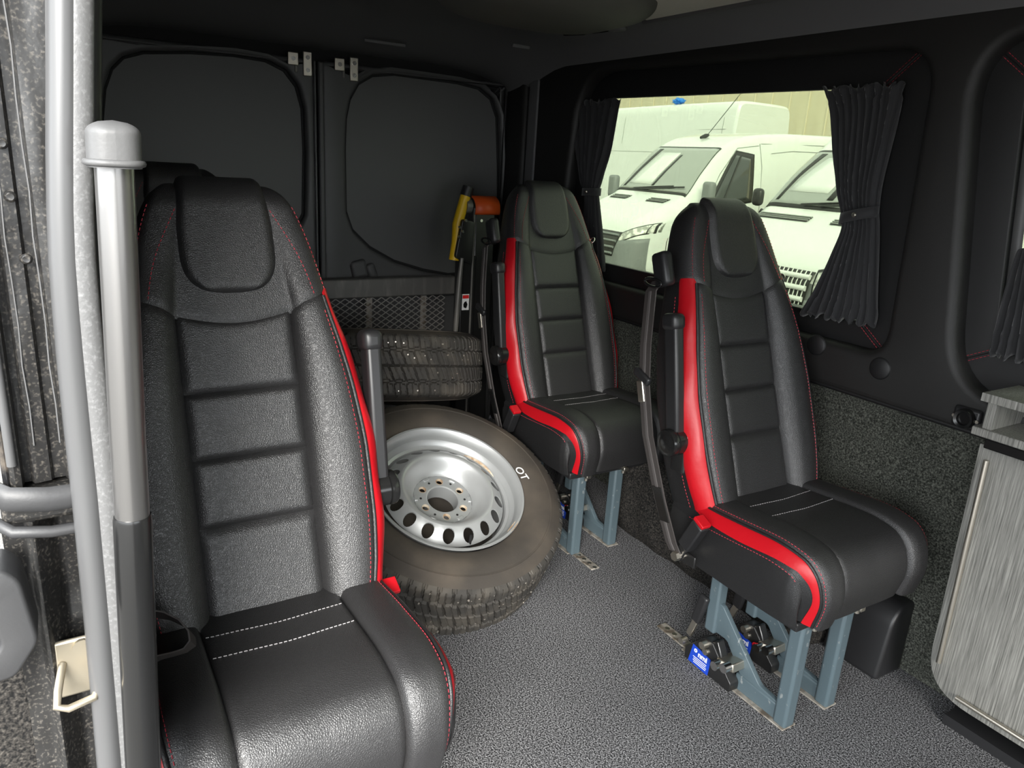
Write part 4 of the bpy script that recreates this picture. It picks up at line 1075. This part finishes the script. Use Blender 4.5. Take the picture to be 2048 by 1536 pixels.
XP_ = -.745
pole = thing('grab_pole', 'satin grey upright grab pole with a plastic end cap by the door', 'grab pole', at(300, 1700, 0, XP_))
GO = Vector(pole.location)
pp_ = [(226, 300), (229, 340), (238, 520), (247, 700), (256, 880), (265, 1030), (272, 1200), (281, 1400), (288, 1560), (297, 1750)]
P_ = [at(u, v, 0, XP_) - GO for u, v in pp_]
tube('pole_tube', P_, .0157, 'pole_paint', pole, 28)
tube('lower_sleeve', [P_[5], P_[5].lerp(P_[6], .04), P_[6], P_[7], P_[8], P_[9]], [.0166, .0176, .0176, .0176, .0176, .0176], 'plastic_gloss', pole, 28)
ctop = at(222, 240, 0, XP_) - GO; cbot = at(227, 335, 0, XP_) - GO
def capf(a, b):
    # rounded end cap: flattened super-ellipse section, domed on top, reaching back to the pillar
    an = 2 * math.pi * a; c, s = math.cos(an), math.sin(an); e = .7
    k = 1.0 if b < .72 else math.sqrt(max(0.0, 1 - ((b - .72) / .28) ** 2))
    base = cbot.lerp(ctop, b)
    return base + Vector((.026 * k * math.copysign(abs(c) ** e, c), +.001 + .0212 * k * math.copysign(abs(s) ** e, s), 0))
patch('end_cap', capf, 40, 24, 'plastic_grey', pole, 0, 60)
tube('cap_rim', [cbot + Vector((.0264 * math.copysign(abs(math.cos(k * math.pi / 20)) ** .7, math.cos(k * math.pi / 20)), +.001 + .0218 * math.copysign(abs(math.sin(k * math.pi / 20)) ** .7, math.sin(k * math.pi / 20)), .004)) for k in range(40)], .003, 'plastic_grey', pole, 8, closed=True)

# ------------------------------------------------------------------ the yard outside
GZ = -.62
g_ = mesh('ground', [(-60, -40, GZ), (40, -40, GZ), (40, 60, GZ), (-60, 60, GZ)], [(0, 1, 2, 3)], 'asphalt'); struct(g_)
wl_ = thing('boundary_wall', 'weathered beige ribbed wall behind the parked vans', 'wall', (-30, 17.5, GZ))
_pm = {}
for i in range(56):
    key = i % 4; x = i * .62
    if key not in _pm:
        _pm[key] = plate('wall_panel', rounded([(0, 0), (.60, 0), (.60, 6.2), (0, 6.2)], .0), [], .10 + .015 * (key % 2), 'wall_concrete', wl_, MXZ, .012); o = _pm[key]
    else:
        o = _pm[key].copy(); COL.objects.link(o); o.parent = wl_
    o.location = (x, 0, 0)
for i in range(56):
    if i == 0: rib0 = box('wall_rib', (.61, .0, 3.1), (.035, .16, 6.2), 'wall_concrete', wl_, .006); o = rib0
    else: o = rib0.copy(); COL.objects.link(o); o.parent = wl_
    o.location = (i * .62, 0, 0)
# pale building seen past the door pillar
bl_ = thing('warehouse', 'pale cream building seen past the left edge of the door pillar', 'building', (-26, -3.2, GZ))
box('facade', (0, -4, 3.5), (.3, 9, 7.0), 'cream', bl_)
box('roof_edge', (.05, -4, 7.05), (.5, 9.2, .15), 'van_line', bl_, .02)
for k in range(3):
    w = box('window', (.17, -1.0 - k * 2.4, 3.9), (.05, 1.3, 1.2), 'van_side_glass', bl_, .01)
    box('window_frame', (.19, -1.0 - k * 2.4, 4.52), (.06, 1.4, .06), 'van_line', w, .01)

def van(name, label, loc, rz, P):
    t = thing(name, label, 'van', loc, 'white vans parked outside'); t.rotation_euler = (0, 0, rz)
    ST = P['st']     # d, hw_low, h_belt, hw_belt, h_rc, hw_rc, h_top
    ds = [s[0] for s in ST]
    def ring(d):
        g = lambda k: crom(ds, [s[k] for s in ST], d)
        hl, hb, wb, hr, wr, ht = g(1), g(2), g(3), g(4), g(5), g(6)
        hs = [.28, .5, (.5 + hb) / 2, hb, hr, (hr + ht * 2) / 3 + .01, ht, ht]
        ws = [hl * .95, hl, (hl + wb) / 2 + .006, wb, wr, wr * .86, wr * .4, 0]
        return ws, hs
    US = list(range(8))
    def S(u, d, off=0.0):
        sg = 1 if u >= 0 else -1; ws, hs = ring(d); a = 7 - abs(u)       # u = 0 at the roof centre, +-7 at the sill
        p = Vector((sg * crom(US, ws, a), d, crom(US, hs, a)))
        if off:
            e = .02; du = S(u + e, d) - S(u - e, d); dv = S(u, d + e) - S(u, d - e); n = du.cross(dv)
            if n.length > 1e-9: p += n.normalized() * off
        return p
    def width(d, h):
        ws, hs = ring(d)
        if h >= hs[6] - .001: return 0.0
        lo, hi = 0.0, 6.0
        for _ in range(20):
            m = (lo + hi) / 2
            if crom(US, hs, m) < h: lo = m
            else: hi = m
        return crom(US, ws, lo)
    def front(h, l):
        d = 0.0
        while d < 1.3 and width(d, h) < abs(l): d += .02
        lo, hi = max(0, d - .02), d
        for _ in range(8):
            m = (lo + hi) / 2
            if width(m, h) < abs(l): lo = m
            else: hi = m
        return hi
    P['front'] = front
    def body(a, b):
        k = b * (len(ds) - 1); i = min(int(k), len(ds) - 2); d = ds[i] + (ds[i + 1] - ds[i]) * (k - i)
        return S(-7 + 14 * a, d)
    patch('body', body, 84, 8 * (len(ds) - 1), 'van_white', t, 0, 38)
    # close nose and tail
    for nm, d in (('nose', ds[0]), ('tail', ds[-1])):
        V = [S(-7 + 14 * i / 84, d) for i in range(85)]
        mesh(nm, V, [tuple(range(85))], 'van_grey' if nm == 'nose' else 'van_white', t)
    def side(sg, d, h, off=.006):
        ws, hs = ring(d); lo, hi = 0.0, 5.5
        for _ in range(24):
            m = (lo + hi) / 2
            if crom(US, hs, m) < h: lo = m
            else: hi = m
        return Vector((sg * (crom(US, ws, lo) + off), d, h))
    def wind(name, sg, q, m, off, par):
        def fn(a, b):
            d = (q[0][0] * (1 - a) + q[1][0] * a) * (1 - b) + (q[3][0] * (1 - a) + q[2][0] * a) * b
            h = (q[0][1] * (1 - a) + q[1][1] * a) * (1 - b) + (q[3][1] * (1 - a) + q[2][1] * a) * b
            return side(sg, d, h, off)
        return patch(name, fn, 12, 12, m, par, .004, 60, flip=sg < 0)
    # windscreen
    w0, w1 = P['screen']; su = P['su']
    def scr(a, b, inset=0.0, off=.008):
        d = w0 + inset + (w1 - w0 - 2 * inset) * b; lim = (su[0] * (1 - b) + su[1] * b) - inset * 2
        return S((2 * a - 1) * lim, d, off)
    fr = patch('screen_surround', lambda a, b: scr(a, b, 0, .008), 24, 14, 'van_dark', t, .004, 60)
    patch('windscreen', lambda a, b: scr(a, b, .035, .014), 24, 14, 'van_screen', t, .004, 60)
    for k in P.get('pillars', ()):     # what shows through the glass: light rear openings between dark pillars
        a0, a1, b0, b1, m = k
        patch('cab_reflection' if False else 'seen_through_pane', lambda a, b: scr(a0 + (a1 - a0) * a + (b * .06), b0 + (b1 - b0) * b, .035, .018), 4, 6, m, t, .003, 60)
    for sg in (1, -1):
        wind('window_frame', sg, P['dwin_o'], 'van_dark', .006, t); o = wind('door_window', sg, P['dwin'], 'van_side_glass', .012, t)
        q = P['dwin']; f = .30
        tube('window_bar', [side(sg, q[0][0] + (q[1][0] - q[0][0]) * f, q[0][1] + (q[1][1] - q[0][1]) * f, .016), side(sg, q[3][0] + (q[2][0] - q[3][0]) * f, q[3][1] + (q[2][1] - q[3][1]) * f, .016)], .012, 'van_dark', t, 8)
        for ln in P['lines']:
            tube('panel_gap', [side(sg, d, h, .002) for d, h in ln], .006, 'van_line', t, 6)
        # headlamp
        hd = P['lamp']
        def lamp(a, b, e=0.0, off=.012):
            l = hd[0] + (hd[1] - hd[0]) * a; hlo = hd[2] + (hd[3] - hd[2]) * a; hhi = hd[4] + (hd[5] - hd[4]) * a
            h = hlo + (hhi - hlo) * b; d = P['front'](h, l)
            l = min(l, .99); return Vector((sg * l, P['front'](h, l) - off, h))
        patch('lamp_surround', lambda a, b: lamp(-.04 + 1.08 * a, -.10 + 1.2 * b, 0, .010), 14, 8, 'van_dark', t, .003, 60, flip=sg < 0)
        lp_ = patch('headlamp', lambda a, b: lamp(a, b), 14, 8, 'lamp_glass', t, .004, 60, flip=sg < 0)
        # mirror
        mx_, md, mh = P['mirror']
        mo = box('mirror', (sg * mx_, md, mh), P.get('mirror_size', (.20, .13, .36)), P.get('mirror_mat', 'van_grey'), t, .05, None, 4)
        tube('mirror_arm', [(sg * (mx_ - .06), md, mh - .15), (sg * (mx_ - .25), md + .08, mh - .22)], .03, 'van_dark', t, 8)
        # vents on the bonnet
        vd = P['vent']
        vp = patch('bonnet_vent', lambda a, b: S(sg * (vd[2] + (vd[3] - vd[2]) * a), vd[0] + (vd[1] - vd[0]) * b, .007), 12, 4, 'van_dark', t, .003, 60, flip=sg < 0)
        for i in range(3):
            tube('vent_slat', [S(sg * (vd[2] + (vd[3] - vd[2]) * k / 6), vd[0] + (vd[1] - vd[0]) * (.2 + .3 * i), .014) for k in range(7)], .008, 'van_line', vp, 6)
        # wiper
        tube('wiper', [S(sg * .3 - .8, w0 + .02, .04), S(sg * .3 + .6, w0 + .07, .04), S(sg * .3 + 1.6, w0 + .10, .035)], .012, 'van_dark', t, 6)
        for dd in (P['wheels']):
            wh = lathe('road_wheel', [(0, .11), (.20, .10), (.23, .12), (.33, .11), (.345, .05), (.345, -.05), (.33, -.11), (0, -.11)], 'rubber', t, 24, T(sg * .86, dd, .345) @ Matrix.Rotation(sg * math.pi / 2, 4, 'Y'))
    # bumper and grille
    bp_ = P['bumper']
    def bum(a, b):
        l = (2 * a - 1) * bp_[2]; h = bp_[0] + (bp_[1] - bp_[0]) * b; lim = abs(l) / bp_[2]
        h = h + bp_[3] * (lim ** 3) * b; return Vector((l, P['front'](h, l) - .018, h))
    patch('bumper', bum, 40, 10, 'van_grey', t, .006, 60)
    gr = P['grille']
    def gri(a, b, off=.022, k=1.0):
        h = gr[0] + (gr[1] - gr[0]) * b; l = (2 * a - 1) * (gr[2] + (gr[3] - gr[2]) * b) * k; return Vector((l, P['front'](h, l) - off, h))
    go = patch('grille', gri, 24, 6, gr[4], t, .004, 60)
    for i in range(gr[5]):
        tube('grille_bar', [gri(k / 16, (i + .5) / gr[5], .034, .97) for k in range(17)], gr[6], gr[7], go, 8)
    for i in range(gr[8]):
        tube('grille_web', [gri((i + .5) / gr[8], k / 6, .030, .97) for k in range(7)], .006, gr[7], go, 6)
    return t, S, side

fr1 = lambda h, l: crom([.25, .5, .75, .95, 1.12, 1.3], [.10, .0, .01, .06, .16, .32], h) + .34 * (abs(l) / .98) ** 3.6
st1 = [(0.0, .70, .60, .62, .74, .55, .80), (.05, .80, .78, .76, .90, .66, .94), (.14, .88, .92, .86, 1.05, .74, 1.09), (.34, .955, 1.04, .94, 1.18, .80, 1.22), (.62, .985, 1.15, .975, 1.32, .84, 1.36), (.92, .995, 1.24, .985, 1.45, .86, 1.49),
       (1.30, 1.0, 1.30, .985, 1.86, .80, 1.89), (1.66, 1.0, 1.33, .985, 2.20, .755, 2.23), (1.95, 1.0, 1.36, .985, 2.33, .775, 2.38), (2.35, 1.0, 1.38, .988, 2.42, .80, 2.47), (3.0, 1.0, 1.40, .99, 2.47, .83, 2.53), (5.20, 1.0, 1.42, .99, 2.52, .84, 2.58), (5.28, .97, 1.42, .96, 2.46, .80, 2.52)]
dw = [(1.32, 1.36), (2.10, 1.52), (2.13, 2.10), (1.86, 2.14)]
P1 = dict(st=st1, screen=(.96, 1.66), su=(2.75, 2.75), front=fr1, dwin=dw, dwin_o=[(1.20, 1.29), (2.18, 1.47), (2.21, 2.17), (1.86, 2.21)],
          lines=[[(1.15, .5), (1.14, 1.2), (1.55, 1.85), (1.90, 2.24), (2.30, 2.30)], [(2.32, .5), (2.34, 1.4), (2.36, 2.0), (2.32, 2.33)], [(2.35, 2.33), (3.6, 2.38), (5.1, 2.43)], [(2.55, 2.20), (3.0, 2.26), (5.0, 2.31)], [(2.4, 1.15), (5.1, 1.2)]],
          lamp=(.52, .97, .78, 1.00, .90, 1.13), mirror=(1.14, 1.12, 1.56), vent=(.70, .84, .75, 1.75), wheels=(.95, 4.4),
          bumper=(.28, .82, .985, .10), grille=(.60, .96, .50, .62, 'van_dark', 4, .018, 'van_grey', 0),
          pillars=[(.12, .16, .05, .95, 'van_dark'), (.18, .44, .12, .85, 'van_white'), (.46, .49, .10, .80, 'van_dark')])
van1, S1, _ = van('delivery_van', 'white van with grey grille and bumper, middle of the three outside the window', (-9.08, 7.0, GZ), math.radians(-2), P1)
# roof aerial
ab = S1(0, 1.98, .0)
cone = tube('aerial_base', [ab + Vector((0, -.10, .0)), ab + Vector((0, .0, .035)), ab + Vector((0, .06, .05))], [.02, .035, .02], 'van_dark', van1, 10)
tube('aerial', [ab + Vector((0, .03, .04)), ab + Vector((.30, .42, .78))], .006, 'van_dark', van1, 6)

fr2 = lambda h, l: crom([.25, .5, .85, 1.05, 1.15, 1.3], [.08, .0, .0, .04, .12, .4], h) + .28 * (abs(l) / .98) ** 4
st2 = [(0.0, .76, .66, .72, .86, .66, .92), (.06, .88, .86, .84, 1.02, .74, 1.06), (.18, .95, 1.0, .92, 1.14, .80, 1.18), (.45, .98, 1.10, .965, 1.28, .84, 1.31), (.85, .985, 1.22, .975, 1.47, .88, 1.50),
       (1.20, .99, 1.30, .98, 1.86, .82, 1.89), (1.52, .99, 1.33, .98, 2.14, .78, 2.17), (1.80, .99, 1.35, .98, 2.33, .80, 2.36), (2.3, .99, 1.37, .98, 2.60, .82, 2.66), (2.9, .99, 1.38, .98, 2.70, .84, 2.77), (5.2, .99, 1.40, .98, 2.70, .84, 2.77), (5.25, .96, 1.40, .95, 2.64, .80, 2.72)]
P2 = dict(st=st2, screen=(.90, 1.52), su=(2.85, 2.85), front=fr2, dwin=[(1.25, 1.38), (2.0, 1.45), (2.05, 2.05), (1.66, 2.08)], dwin_o=[(1.15, 1.32), (2.08, 1.40), (2.12, 2.12), (1.66, 2.15)],
          lines=[[(1.05, .5), (1.05, 1.25), (1.45, 1.85), (1.68, 2.18), (2.2, 2.2)], [(2.2, .5), (2.2, 2.2)], [(2.3, 1.1), (5.1, 1.1)]],
          lamp=(.60, .985, .74, .80, 1.02, 1.12), mirror=(1.10, 1.02, 1.62), mirror_mat='van_dark', mirror_size=(.14, .10, .20), vent=(.70, .80, .4, 2.4), wheels=(.95, 4.2),
          bumper=(.28, .74, .98, .06), grille=(.70, 1.02, .52, .58, 'van_dark', 3, .026, 'van_white', 22),
          pillars=[(.10, .14, .05, .95, 'van_dark'), (.17, .40, .20, .85, 'van_white'), (.42, .46, .1, .9, 'van_dark')])
van2, S2, _ = van('delivery_van', 'white high-roofed van with square headlamp, nearest behind the tied curtain', (-4.98, 6.0, GZ), 0, P2)
ind = box('side_indicator', (.985, .52, 1.02), (.03, .07, .045), 'lamp_orange', van2, .008); ind['label'] = 'orange side indicator lamp'

st3 = [(s[0] + (0 if s[0] < 3 else (3.2 if s[0] > 5 else .3)), s[1], s[2], s[3], s[4] + (0 if s[0] < 1.6 else (.10 if s[0] < 1.9 else (.50 if s[0] < 2.6 else .86))), s[5], s[6] + (0 if s[0] < 1.6 else (.10 if s[0] < 1.9 else (.52 if s[0] < 2.6 else .88)))) for s in st1]
P3 = dict(P1); P3.update(st=st3, lines=[[(2.32, .5), (2.34, 1.4), (2.36, 2.0), (2.30, 2.9)], [(1.9, 2.52), (2.6, 2.78), (8.2, 2.84)], [(4.6, 2.5), (4.6, 3.15)], [(2.55, 2.20), (3.0, 2.30), (8.1, 2.31)], [(8.1, 2.5), (8.1, 3.1)]], pillars=[], mirror=(1.14, 1.12, 1.56))
van3, S3, _ = van('delivery_van', 'long white high-roofed van parked crosswise behind the other vans', (-20.75, 14.0, GZ), math.radians(-90), P3)
# blue wrapper lying on its roof edge
bp = van3.matrix_basis @ S3(-1.2, 3.9, .02)
bq = at(1357, 207, 1, 13.35)
V = []; Fc = []
bmx = bmesh.new(); bmesh.ops.create_icosphere(bmx, subdivisions=3, radius=.13)
for v in bmx.verts: v.co = v.co * (1 + .55 * noise.noise(v.co * 18)); v.co.z *= .55; v.co.x *= 1.25
me = bpy.data.meshes.new('blue_wrapping'); bmx.to_mesh(me); bmx.free()
bo = link('blue_wrapping', me, 'blue'); bl_ = [S3(-k * .05, bq.x + 20.75) for k in range(1, 60)]; bz = min(bl_, key=lambda p: abs(abs(p.x) - .65)).z; bo.location = (bq.x, 13.35, GZ + bz + .075); tag(bo, 'crumpled bright blue wrapping on the roof of the rear van', 'wrapping')
